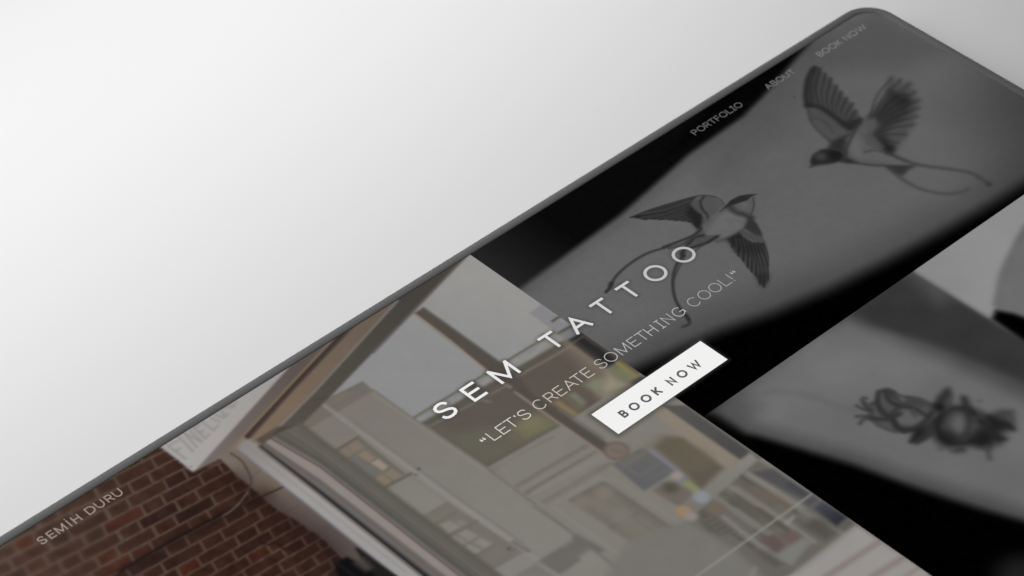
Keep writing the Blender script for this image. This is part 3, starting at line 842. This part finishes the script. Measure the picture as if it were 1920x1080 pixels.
c.stroke(S2((1030, 205), (1090, 250), (1170, 275), (1225, 300)), 10, 46, 7, 0.85)
c.stroke(S2((1245, 110), (1252, 190), (1218, 285)), 3, 60, 2, 0.85)
c.poly(S2((1215, 292), (1280, 360), (1330, 460), (1372, 600), (1392, 760), (1392, 900), (1352, 967), (1310, 942), (1270, 862), (1190, 782), (1150, 720), (1100, 670), (1040, 580), (998, 505), (1110, 440), (1170, 385)), 56, 3)
c.poly(S2((1215, 295), (1280, 365), (1325, 455), (1250, 430), (1170, 395)), 50, 5)
c.poly(S2((1000, 505), (1120, 440), (1200, 530), (1340, 545), (1350, 640), (1200, 660), (1080, 630)), 36, 9, 0.9)
c.poly(S2((1115, 432), (1160, 400), (1250, 460), (1335, 488), (1348, 545), (1230, 535), (1150, 490)), 80, 3)
for k in range(9):
    c.stroke(S2((1140 + 22 * k, 425 + 9 * k), (1150 + 22 * k, 485 + 7 * k)), 1.6, 58, 1.3, 0.7)
feathers(S2, ((1050, 480), (1130, 480), (1220, 530), (1340, 545)), ((1040, 580), (1100, 670), (1150, 722), (1192, 782), (1230, 825), (1272, 862), (1310, 940), (1350, 965), (1390, 900), (1390, 760)), 2.4, 34, 0.75, 1.5)
feathers(S2, ((1080, 500), (1160, 510), (1250, 545), (1340, 560)), ((1075, 620), (1125, 690), (1170, 745), (1212, 800), (1250, 840), (1290, 900), (1330, 940), (1370, 900)), 2.6, 74, 0.35, 2)
c.poly(S2((1270, 850), (1390, 840), (1390, 910), (1350, 968), (1310, 942)), 38, 9, 0.7)
c.poly(S2((745, 400), (690, 470), (610, 540), (640, 590), (760, 565), (850, 525), (930, 470), (800, 470)), 72, 4, 0.9)
c.stroke(S2((745, 400), (690, 455), (600, 500), (380, 582)), 4.5, 40, 2.5, 0.9)
c.stroke(S2((760, 470), (680, 490), (640, 530), (600, 570)), 5, 40, 3, 0.85)
c.stroke(S2((640, 500), (560, 560), (430, 598)), 3, 48, 2, 0.8)
c.stroke(S2((620, 520), (520, 555), (390, 588)), 2.2, 58, 1.6, 0.8)
c.stroke(S2((900, 480), (800, 540), (700, 575), (640, 590)), 5, 38, 3, 0.9)
c.stroke(S2((780, 545), (700, 610), (650, 640)), 3, 58, 2, 0.8)
c.poly(S2((560, 600), (600, 600), (580, 680), (545, 690), (535, 640)), 38, 4, 0.9)
c.stroke(S2b((560, 435), (520, 450), (400, 490), (280, 565), (195, 645), (160, 710), (130, 748)), 6, 50, 2.5, 0.9, taper=(0.8, 0.8))
c.stroke(S2b((165, 690), (155, 722), (130, 748)), 7, 44, 3, 0.8, taper=(1.2, 0.4))
c.stroke(S2b((660, 500), (610, 560), (585, 640), (583, 720), (600, 800), (640, 870), (690, 935)), 6, 48, 2.5, 0.9, taper=(0.9, 0.8))
c.stroke(S2b((655, 530), (620, 590), (590, 660)), 3, 58, 2, 0.8)
c.stroke(S2b((670, 900), (692, 940), (688, 965), (648, 982)), 8, 46, 3.5, 0.85, taper=(0.8, 0.5))
c.C += ((vnoise(c.X * 0.5, c.Y * 0.5, 81) - 0.5) * 2.5)[..., None]
c.C = np.clip(c.C, 0, 255)
spx, spy = photo_px(c.X, c.Y)
c.soften(0.6, 0.9 * sstep((spx - 1420) / 120))
c.soften(0.9, 0.6 * sstep((spx - 1600) / 150))
SWAL = c

# ================================================================== picture 3: forearm with flowers
c = Canvas(SEAM_X, SX1, SY0, SEAM_Y, STEP)
c.C[:] = 1
P3 = fr(1560, 340, 3); P8 = fr(1360, 640, 2.455); FL = fr(1590, 700, 5.685)
px, py = photo_px(c.X, c.Y)
c.poly(PH((1280, 800), (1300, 790), (1420, 690), (1345, 772)), 18, 14)
# grey cloth, pale ground and second arm at the right
c.poly(PH((1540, 640), (1560, 600), (1720, 480), (1712, 511), (1857, 601), (1920, 641), (2200, 800), (2200, 1000), (1900, 760)), 52, 2.5)
c.poly(PH((1712, 511), (1720, 480), (2200, 140), (2400, 500), (1920, 641), (1857, 601)), 139, 3.5)
c.poly(PH((1712, 511), (1760, 475), (1800, 540), (1760, 560)), 128, 40, 0.5)
c.poly(PH((1930, 410), (1905, 450), (1880, 507), (1868, 560), (1862, 600), (1920, 641), (2200, 760), (2200, 300)), 106, 7)
c.stroke(PH((1925, 425), (1882, 507), (1868, 570)), 10, 96, 8, 0.7)
c.poly(PH((1860, 598), (1868, 582), (1900, 588), (1940, 602), (2100, 620), (2200, 760), (1920, 642)), 1, 7)
c.stroke(PH((1712, 511), (1857, 601), (1940, 652)), 8, 66, 8, 0.5, smooth=False)
# arm
arm = PH((1338, 771), (1362, 740), (1500, 640), (1562, 590), (1580, 606), (1660, 620), (1727, 637), (1813, 670), (1887, 702), (1960, 735), (2150, 850), (2150, 1090), (1920, 977), (1828, 951), (1727, 918), (1604, 873), (1462, 830), (1401, 812), (1365, 790))
c.poly(arm, 72, 12)
c.poly(PH((1375, 770), (1400, 725), (1520, 630), (1590, 595), (1680, 640), (1800, 690), (1930, 750), (2100, 860), (2100, 1020), (1900, 948), (1720, 892), (1600, 850), (1470, 812), (1410, 796)), 103, 26)
c.poly(PH((1420, 740), (1540, 640), (1660, 650), (1760, 690), (1700, 740), (1560, 740), (1450, 770)), 113, 44, 0.8)
c.stroke(PH((1380, 745), (1480, 735), (1600, 770)), 10, 94, 10, 0.5)
c.poly(PH((1338, 771), (1380, 735), (1420, 760), (1400, 805)), 82, 26, 0.7)
c.poly(PH((1800, 760), (1920, 780), (1990, 860), (1900, 870)), 110, 40, 0.6)
c.blob(PH((1925, 1085))[0], 40, 34, 26, 0.9)
# flower tattoo
c.poly(FL((228, 335), (310, 270), (318, 195), (420, 168), (485, 188), (560, 235), (660, 245), (760, 262), (900, 330), (925, 400), (860, 500), (760, 600), (600, 630), (480, 622), (330, 560), (220, 482)), 65, 5, 0.97)
c.poly(FL((490, 500), (560, 410), (610, 365), (670, 385), (700, 430), (830, 465), (780, 525), (660, 560), (530, 545)), 92, 8)
c.poly(FL((490, 275), (570, 245), (650, 275), (585, 335)), 94, 7)
c.poly(FL((660, 360), (800, 340), (910, 390), (850, 440), (740, 420)), 82, 8, 0.8)
c.poly(FL((310, 560), (360, 505), (480, 515), (510, 590), (440, 605)), 80, 7, 0.9)
c.poly(FL((245, 390), (300, 320), (315, 390), (370, 470), (290, 465)), 84, 6, 0.9)
c.poly(FL((330, 210), (385, 205), (420, 320), (500, 380), (440, 400), (350, 340)), 84, 6, 0.9)
for pts, wd, v in ((((320, 200), (318, 320), (370, 420), (470, 462), (540, 440)), 7, 42), (((395, 185), (430, 280), (560, 350), (700, 372), (850, 460)), 6, 42),
                   (((222, 480), (330, 492), (480, 500), (560, 580), (700, 590)), 6, 46), (((480, 500), (520, 575), (600, 612)), 9, 40),
                   (((230, 330), (300, 300), (312, 260)), 4, 52), (((240, 460), (300, 480), (420, 480)), 5, 48), (((440, 180), (470, 240), (560, 300), (600, 345)), 5, 50),
                   (((560, 350), (490, 400), (470, 460)), 5, 48), (((660, 390), (690, 430), (720, 470)), 3, 60), (((700, 370), (800, 340)), 3, 60), (((640, 260), (620, 320), (580, 345)), 4, 56),
                   (((600, 618), (720, 590), (840, 500), (900, 420)), 10, 40), (((490, 190), (560, 240), (760, 265), (890, 325)), 3, 56), (((225, 480), (330, 558), (480, 622), (600, 630)), 3, 56),
                   (((350, 190), (420, 175), (470, 195)), 8, 52), (((480, 440), (560, 430)), 5, 50)):
    c.stroke(FL(*pts), wd, v + 4, 3.6, 0.8)
for pts in (((245, 385), (190, 350), (148, 295), (168, 262), (195, 268)), ((245, 412), (170, 385), (90, 345)), ((245, 450), (170, 455), (90, 460)), ((232, 470), (165, 490), (125, 540)), ((250, 400), (200, 380), (185, 310))):
    c.stroke(FL(*pts), 5, 58, 3, 0.9)
c.poly(FL((660, 742), (690, 650), (790, 565), (960, 430), (1012, 480), (935, 620), (825, 712), (740, 748)), 54, 5)
c.poly(FL((672, 722), (715, 610), (810, 570), (785, 660)), 24, 9, 0.95)
c.stroke(FL((670, 735), (800, 650), (970, 450)), 3, 40, 3, 0.8)
c.stroke(FL((730, 745), (880, 650), (990, 480)), 6, 42, 5, 0.7)
c.poly(FL((915, 330), (955, 250), (1030, 170), (1080, 155), (1112, 230), (1095, 340), (1030, 430), (955, 420)), 42, 8)
c.poly(FL((1010, 330), (1060, 240), (1100, 300), (1060, 380)), 74, 9, 0.8)
c.blob(FL((965, 360))[0], 8, 26, 7, 0.9)
c.poly(FL((1000, 430), (1130, 350), (1200, 330), (1225, 245), (1265, 260), (1315, 360), (1500, 450), (1640, 400), (1745, 405), (1770, 600), (1650, 635), (1690, 690), (1620, 755), (1545, 720), (1505, 800), (1380, 785), (1240, 760), (1060, 775), (925, 680), (930, 600)), 45, 12)
c.poly(FL((1290, 420), (1430, 430), (1460, 520), (1360, 540), (1290, 500)), 62, 14, 0.8)
c.poly(FL((1600, 440), (1730, 420), (1740, 520), (1640, 530)), 72, 13, 0.8)
for pts, wd, v in ((((1010, 440), (960, 560), (1000, 680), (1110, 740), (1240, 740)), 9, 30), (((1240, 740), (1360, 700), (1430, 600), (1420, 500)), 8, 32),
                   (((1300, 370), (1380, 470), (1500, 520), (1640, 560)), 6, 34), (((1500, 460), (1560, 520), (1700, 540), (1755, 590)), 6, 30),
                   (((1540, 600), (1600, 690), (1660, 700)), 7, 34), (((1060, 420), (1140, 370), (1240, 400), (1290, 470)), 7, 34), (((1230, 260), (1250, 330), (1220, 400)), 6, 40)):
    c.stroke(FL(*pts), wd, v, 5, 0.8)
for pts, v in ((((1020, 560), (1060, 660), (1150, 720), (1250, 715)), 62), (((1340, 470), (1440, 480), (1500, 540)), 66), (((1450, 600), (1530, 640), (1560, 700)), 58), (((1620, 470), (1700, 450), (1730, 500)), 76)):
    c.stroke(FL(*pts), 6, v, 5, 0.7)
an = np.linspace(0, 2 * np.pi, 24)[:-1]
c.poly(FL(*[(1170 + 130 * math.cos(q), 545 + 145 * math.sin(q)) for q in an]), 58, 12, 0.9)
c.poly(FL(*[(1180 + 88 * math.cos(q), 540 + 105 * math.sin(q)) for q in an]), 96, 15)
c.poly(FL(*[(1335 + 72 * math.cos(q), 605 + 70 * math.sin(q)) for q in an]), 80, 15, 0.95)
c.stroke(FL((1300, 500), (1420, 560), (1600, 640)), 3, 62, 4, 0.6)
c.stroke(FL((1280, 440), (1290, 560), (1240, 660)), 6, 42, 6, 0.7)
c.blob(FL((1060, 700))[0], 16, 30, 13, 0.7)
c.blob(FL((1450, 690))[0], 18, 28, 14, 0.8)
c.blob(FL((1560, 540))[0], 15, 32, 12, 0.7)
c.poly(FL((1095, 830), (1180, 780), (1270, 790), (1240, 840), (1150, 848)), 52, 8)
c.stroke(FL((1480, 780), (1500, 860), (1512, 910)), 7, 66, 5, 0.85)
c.blob(FL((985, 803))[0], 5, 82, 5, 0.8)
c.blob(FL((1405, 295))[0], 4, 88, 4, 0.9)
c.C += ((vnoise(c.X * 0.08, c.Y * 0.08, 91) - 0.5) * 5 * (c.C[..., 0] > 30) + (vnoise(c.X * 0.5, c.Y * 0.5, 92) - 0.5) * 2)[..., None]
c.C = np.clip(c.C, 0, 255)
c.soften(0.6, np.full(c.X.shape, 0.85))
spx, spy = photo_px(c.X, c.Y)
c.soften(0.6, 0.7 * sstep((spx - 1690) / 120))
ARM = c

# ------------------------------------------------------------------ lettering positions (page units)
# stroke alphabet: centre lines in a box of height 1 and the given width


def arc(cx, cy, rx, ry, a0, a1, n=18):
    return [(cx + rx * math.cos(math.radians(a0 + (a1 - a0) * i / n)), cy + ry * math.sin(math.radians(a0 + (a1 - a0) * i / n))) for i in range(n + 1)]


S_PTS = [(.93, .77), (.85, .90), (.70, .975), (.50, 1.0), (.28, .97), (.11, .88), (.06, .74), (.12, .62), (.28, .55), (.50, .505), (.74, .45), (.91, .37), (.97, .25), (.90, .11), (.72, .025), (.49, 0), (.26, .025), (.09, .12), (.02, .26)]
GLYPH = {   # (width / cap height, polylines in unit box, closed flags)
    'A': (.92, [[(0, 0), (.5, 1), (1, 0)], [(.17, .34), (.83, .34)]]),
    'B': (.70, [[(0, 0), (0, 1), (.55, 1)] + arc(.62, .755, .30, .245, 90, -90)[1:] + [(0, .51)], [(0, .51), (.62, .51)] + arc(.66, .255, .34, .255, 90, -90) + [(0, 0)]]),
    'C': (.95, [arc(.5, .5, .5, .5, 38, 322, 30)]),
    'D': (.86, [[(0, 0), (0, 1), (.42, 1)] + arc(.45, .5, .55, .5, 90, -90, 22) + [(0, 0)]]),
    'E': (.72, [[(1, 1), (0, 1), (0, 0), (1, 0)], [(0, .52), (.9, .52)]]),
    'F': (.66, [[(1, 1), (0, 1), (0, 0)], [(0, .50), (.88, .50)]]),
    'G': (1.0, [arc(.5, .5, .5, .5, 42, 352, 30) + [], [(.56, .46), (1, .46), (1, .12)]]),
    'H': (.78, [[(0, 0), (0, 1)], [(1, 0), (1, 1)], [(0, .52), (1, .52)]]),
    'I': (.10, [[(.5, 0), (.5, 1)]]),
    'J': (.40, [[(.5, 0), (.5, 1)], [(0, 1), (1, 1)], [(0, 0), (1, 0)]]),      # I with serifs
    'K': (.74, [[(0, 0), (0, 1)], [(.95, 1), (0, .38)], [(.32, .60), (1, 0)]]),
    'L': (.68, [[(0, 1), (0, 0), (1, 0)]]),
    'M': (1.0, [[(0, 0), (0, 1)], [(1, 0), (1, 1)], [(0.02, 1), (.5, .04), (.98, 1)]]),
    'N': (.78, [[(0, 0), (0, 1), (1, 0), (1, 1)]]),
    'O': (1.04, [arc(.5, .5, .5, .5, 0, 360, 40)]),
    'P': (.72, [[(0, 0), (0, 1), (.58, 1)] + arc(.62, .735, .38, .265, 90, -90) + [(0, .47)]]),
    'R': (.74, [[(0, 0), (0, 1), (.58, 1)] + arc(.62, .74, .36, .26, 90, -90) + [(0, .48)], [(.55, .48), (1, 0)]]),
    'S': (.80, [S_PTS]),
    'T': (.80, [[(0, 1), (1, 1)], [(.5, 1), (.5, 0)]]),
    'U': (.80, [[(0, 1), (0, .42)] + arc(.5, .42, .5, .42, 180, 360, 20) + [(1, 1)]]),
    'W': (1.25, [[(0, 1), (.25, 0), (.5, .95), (.75, 0), (1, 1)]]),
    '!': (.10, [[(.5, .27), (.5, 1)], [(.5, 0), (.5, .035)]]),
}
ROUND = set('CGOS')


def ribbon(p, hw, closed, cap):
    """flat stroke of half width hw with mitred joints"""
    p = np.array(p, float)
    if not closed and cap:
        d = p[0] - p[1]; p[0] += d / np.linalg.norm(d) * cap
        d = p[-1] - p[-2]; p[-1] += d / np.linalg.norm(d) * cap
    n = len(p)
    Lf, Rt = [], []
    for i in range(n):
        if closed:
            a, b, e = p[i - 1 if i else n - 2], p[i], p[i + 1 if i < n - 1 else 1]
            d0, d1 = b - a, e - b
        else:
            d0 = p[i] - p[i - 1] if i else p[1] - p[0]
            d1 = p[i + 1] - p[i] if i < n - 1 else p[-1] - p[-2]
        d0 = d0 / np.linalg.norm(d0); d1 = d1 / np.linalg.norm(d1)
        n0 = np.array([-d0[1], d0[0]]); n1 = np.array([-d1[1], d1[0]])
        m_ = n0 + n1; L = np.linalg.norm(m_)
        m_ = m_ / L if L > 1e-6 else n0
        k = min(1 / max(float(m_ @ n0), 0.2), 2.2)
        Lf.append(p[i] + m_ * hw * k); Rt.append(p[i] - m_ * hw * k)
    V = Lf + Rt
    return V, [(i, i + 1, n + i + 1, n + i) for i in range(n - 1)]


def glyph_geo(ch, x0, x1, yb, cap, tw, V, F, z, serif=False):
    """add the strokes of one letter between x0 and x1 on the base line yb"""
    key = 'J' if (ch == 'I' and serif) else ('I' if ch == 'İ' else ch)
    over = 0.014 * cap if key in ROUND else 0
    lines = GLYPH[key][1]
    for j, pl in enumerate(lines):
        h = tw / 2
        q = [(x0 + h + x * (x1 - x0 - tw), yb - over + h + y * (cap + 2 * over - tw)) for x, y in pl]
        if x1 - x0 - tw < 1e-6:
            q = [((x0 + x1) / 2, yy) for _, yy in q]
        closed = key == 'O'
        vv, ff = ribbon(q, h, closed, 0 if (closed or key in ROUND or (key == 'R' and j == 0)) else h)
        b = len(V)
        V += [(a[0] * U, a[1] * U, (z + 0.004 * j + Z0) * U) for a in vv]
        F += [tuple(b + i for i in f) for f in ff]
    if ch == 'İ':
        b = len(V); xm = (x0 + x1) / 2; y = yb + cap * 1.19
        V += [((xm + sx * tw * .5) * U, (y + sy * tw * .5) * U, (z + Z0) * U) for sx, sy in ((-1, -1), (1, -1), (1, 1), (-1, 1))]
        F.append((b, b + 1, b + 2, b + 3))


def quote_geo(x, y, s, V, F, z, kind):
    """curled comma marks: kind 6 = opening shape, 9 = apostrophe"""
    for k in range(1):
        cx = x
        pts = arc(cx, y, .55 * s, .55 * s, 0, 330, 16)
        b = len(V)
        V += [(a * U, q * U, (z + Z0) * U) for a, q in pts]
        F.append(tuple(range(b, b + len(pts))))
        if kind == 6:
            tail = [(cx - .50 * s, y + .1 * s), (cx - .42 * s, y + .75 * s), (cx + .15 * s, y + 1.25 * s)]
        else:
            tail = [(cx + .48 * s, y - .05 * s), (cx + .42 * s, y - .7 * s), (cx - .15 * s, y - 1.2 * s)]
        vv, ff = ribbon(tail, .17 * s, False, 0)
        b = len(V)
        V += [(a[0] * U, a[1] * U, (z + 0.004 + Z0) * U) for a in vv]
        F += [tuple(b + i for i in f) for f in ff]


def spread(word, x0, x1, cap, wide=1.0):
    """natural letter widths, even gaps filling x0..x1"""
    ws = [(GLYPH['J' if ch == 'I' else ch][0] if ch != ' ' else .35) * cap * wide for ch in word]
    gap = (x1 - x0 - sum(ws)) / (len(word) - 1)
    out, x = [], x0
    for ch, w_ in zip(word, ws):
        if ch != ' ':
            out.append((ch, x, x + w_))
        x += w_ + gap
    return out


LETTER_Z = 0.10
HEAD_B, HEAD_H, HEAD_T = -75.85, 10.85, 1.52
HEAD = [('S', -85.7, -76.5, 239), ('E', -67.75, -59.4, 239), ('M', -50.85, -38.8, 233), ('T', -18.65, -9.8, 224), ('A', -2.75, 7.7, 219),
        ('T', 14.85, 23.45, 208), ('T', 31.75, 40.5, 204), ('O', 48.15, 59.75, 194), ('O', 67.3, 78.9, 186)]
TAG_B, TAG_H, TAG_T = -100.1, 6.25, 0.47
TAG = {'LET': ([('L', -78.6, -74.0), ('E', -72.9, -68.4), ('T', -67.9, -62.8), ('S', -60.0, -54.8)], (222, 219, 214)),
       'CREATE': ([('C', -50.8, -44.8), ('R', -43.1, -38.6), ('E', -37.2, -32.8), ('A', -31.6, -25.8), ('T', -26.1, -20.9), ('E', -19.8, -15.4)], (205, 200, 192)),
       'SOMETHING': ([('S', -11.4, -6.4), ('O', -5.4, 0.9), ('M', 2.4, 8.6), ('E', 10.4, 14.7), ('T', 15.5, 20.6), ('H', 21.4, 26.2), ('I', 28.6, 31.1), ('N', 32.7, 37.4), ('G', 39.1, 45.2)], (186, 184, 181)),
       'COOL': ([('C', 49.4, 55.4), ('O', 56.4, 62.6), ('O', 63.7, 69.9), ('L', 71.2, 75.6), ('!', 77.0, 77.5)], (166, 166, 166))}
BTN = (-35.55, 35.15, -135.15, -117.85)

# soft dark halo that the page puts behind lettering and button; painted pale glow on the swallow side
def halo(cv):
    for ch, x0, x1, g_ in HEAD:
        V, F = [], []
        for pl in GLYPH[ch][1]:
            q = np.array([(x0 + .8 + x * (x1 - x0 - 1.6), HEAD_B + .8 + y * (HEAD_H - 1.6)) for x, y in pl])
            if cv.xs[0] - 5 < x1 and x0 < cv.xs[-1] + 5:
                cv.stroke(q, 11, (50, 48, 46), 6, 0.30, smooth=False)
    x0, x1, y0, y1 = BTN
    cv.poly(np.array([(x0, y0), (x1, y0), (x1, y1), (x0, y1)]), (28, 27, 26) if cv is SHOP else (105, 105, 105), 13 if cv is SHOP else 9, 0.8)


halo(SHOP); halo(SWAL)
pic = SHOP.build('shopfront_picture', tablet)
pic['label'] = 'colour picture of a brick shop front with large window'
pic = SWAL.build('swallow_picture', tablet)
pic['label'] = 'dark grey picture of an arm with two swallow tattoos'
pic = ARM.build('forearm_picture', tablet)
pic['label'] = 'dark grey picture of a forearm with a flower tattoo'


def letters(name, ls, yb, cap, tw, colr, z=LETTER_Z, parent=tablet, serif=False):
    """every letter of a word is a part of its own"""
    for ch, x0, x1 in ls:
        V, F = [], []
        glyph_geo(ch, x0, x1, yb, cap, tw, V, F, z, serif)
        mesh_obj(name, V, F, ink(colr), parent)


def marks(name, x, y, s_, kind, colr, z=LETTER_Z):
    for k in range(2 if kind == 6 else 1):
        V, F = [], []
        quote_geo(x + k * 1.55 * s_, y, s_, V, F, z, kind)
        mesh_obj(name, V, F, ink(colr), tablet)


for ch, x0, x1, g_ in HEAD:
    letters('heading_letter', [(ch, x0, x1)], HEAD_B, HEAD_H, HEAD_T, (g_, g_, g_))
for k, (ls, cc) in TAG.items():
    letters('tagline_letter', ls, TAG_B, TAG_H, TAG_T, cc, serif=True)
marks('quotation_mark', -82.6, -96.2, 1.05, 6, (222, 219, 214))
marks('apostrophe', -61.3, -94.6, 0.75, 9, (222, 219, 214))
marks('quotation_mark', 80.0, -95.5, 1.0, 6, (172, 172, 172))

letters('title_letter', [('S', -263.6, -259.9), ('E', -258.4, -255.2), ('M', -254.1, -249.3), ('İ', -247.55, -246.85), ('H', -245.05, -241.3)], -12.2, 4.75, 0.62, (158, 145, 138))
letters('title_letter', [('D', -237.6, -233.2), ('U', -232.3, -228.2), ('R', -226.8, -223.4), ('U', -222.5, -218.4)], -12.2, 4.75, 0.62, (156, 143, 136))
letters('menu_letter', spread('PORTFOLIO', 142.2, 177.0, 3.9, 1.08), -11.9, 3.95, 0.42, (114, 113, 112), serif=True)
letters('menu_letter', spread('ABOUT', 195.2, 215.9, 3.9, 1.08), -11.9, 3.95, 0.46, (124, 123, 123))
letters('menu_letter', spread('BOOK', 234.3, 251.3, 3.9, 1.08), -11.9, 3.95, 0.48, (132, 132, 132))
letters('menu_letter', spread('NOW', 254.2, 270.2, 3.9, 1.2), -11.9, 3.95, 0.48, (132, 132, 132))

x0, x1, y0, y1 = BTN
zb = (0.12 + Z0) * U
button = mesh_obj('book_button', [(x0 * U, y0 * U, zb), (x1 * U, y0 * U, zb), (x1 * U, y1 * U, zb), (x0 * U, y1 * U, zb)], [(0, 1, 2, 3)], ink((241, 241, 240)), tablet)
button['label'] = 'white rectangular booking button with dark lettering'
letters('button_letter', spread('BOOK', -26.4, -1.6, 4.9), -130.0, 4.95, 1.08, (86, 88, 92), 0.2, button)
letters('button_letter', spread('NOW', 4.1, 24.4, 4.9), -130.0, 4.95, 1.08, (92, 93, 95), 0.2, button)
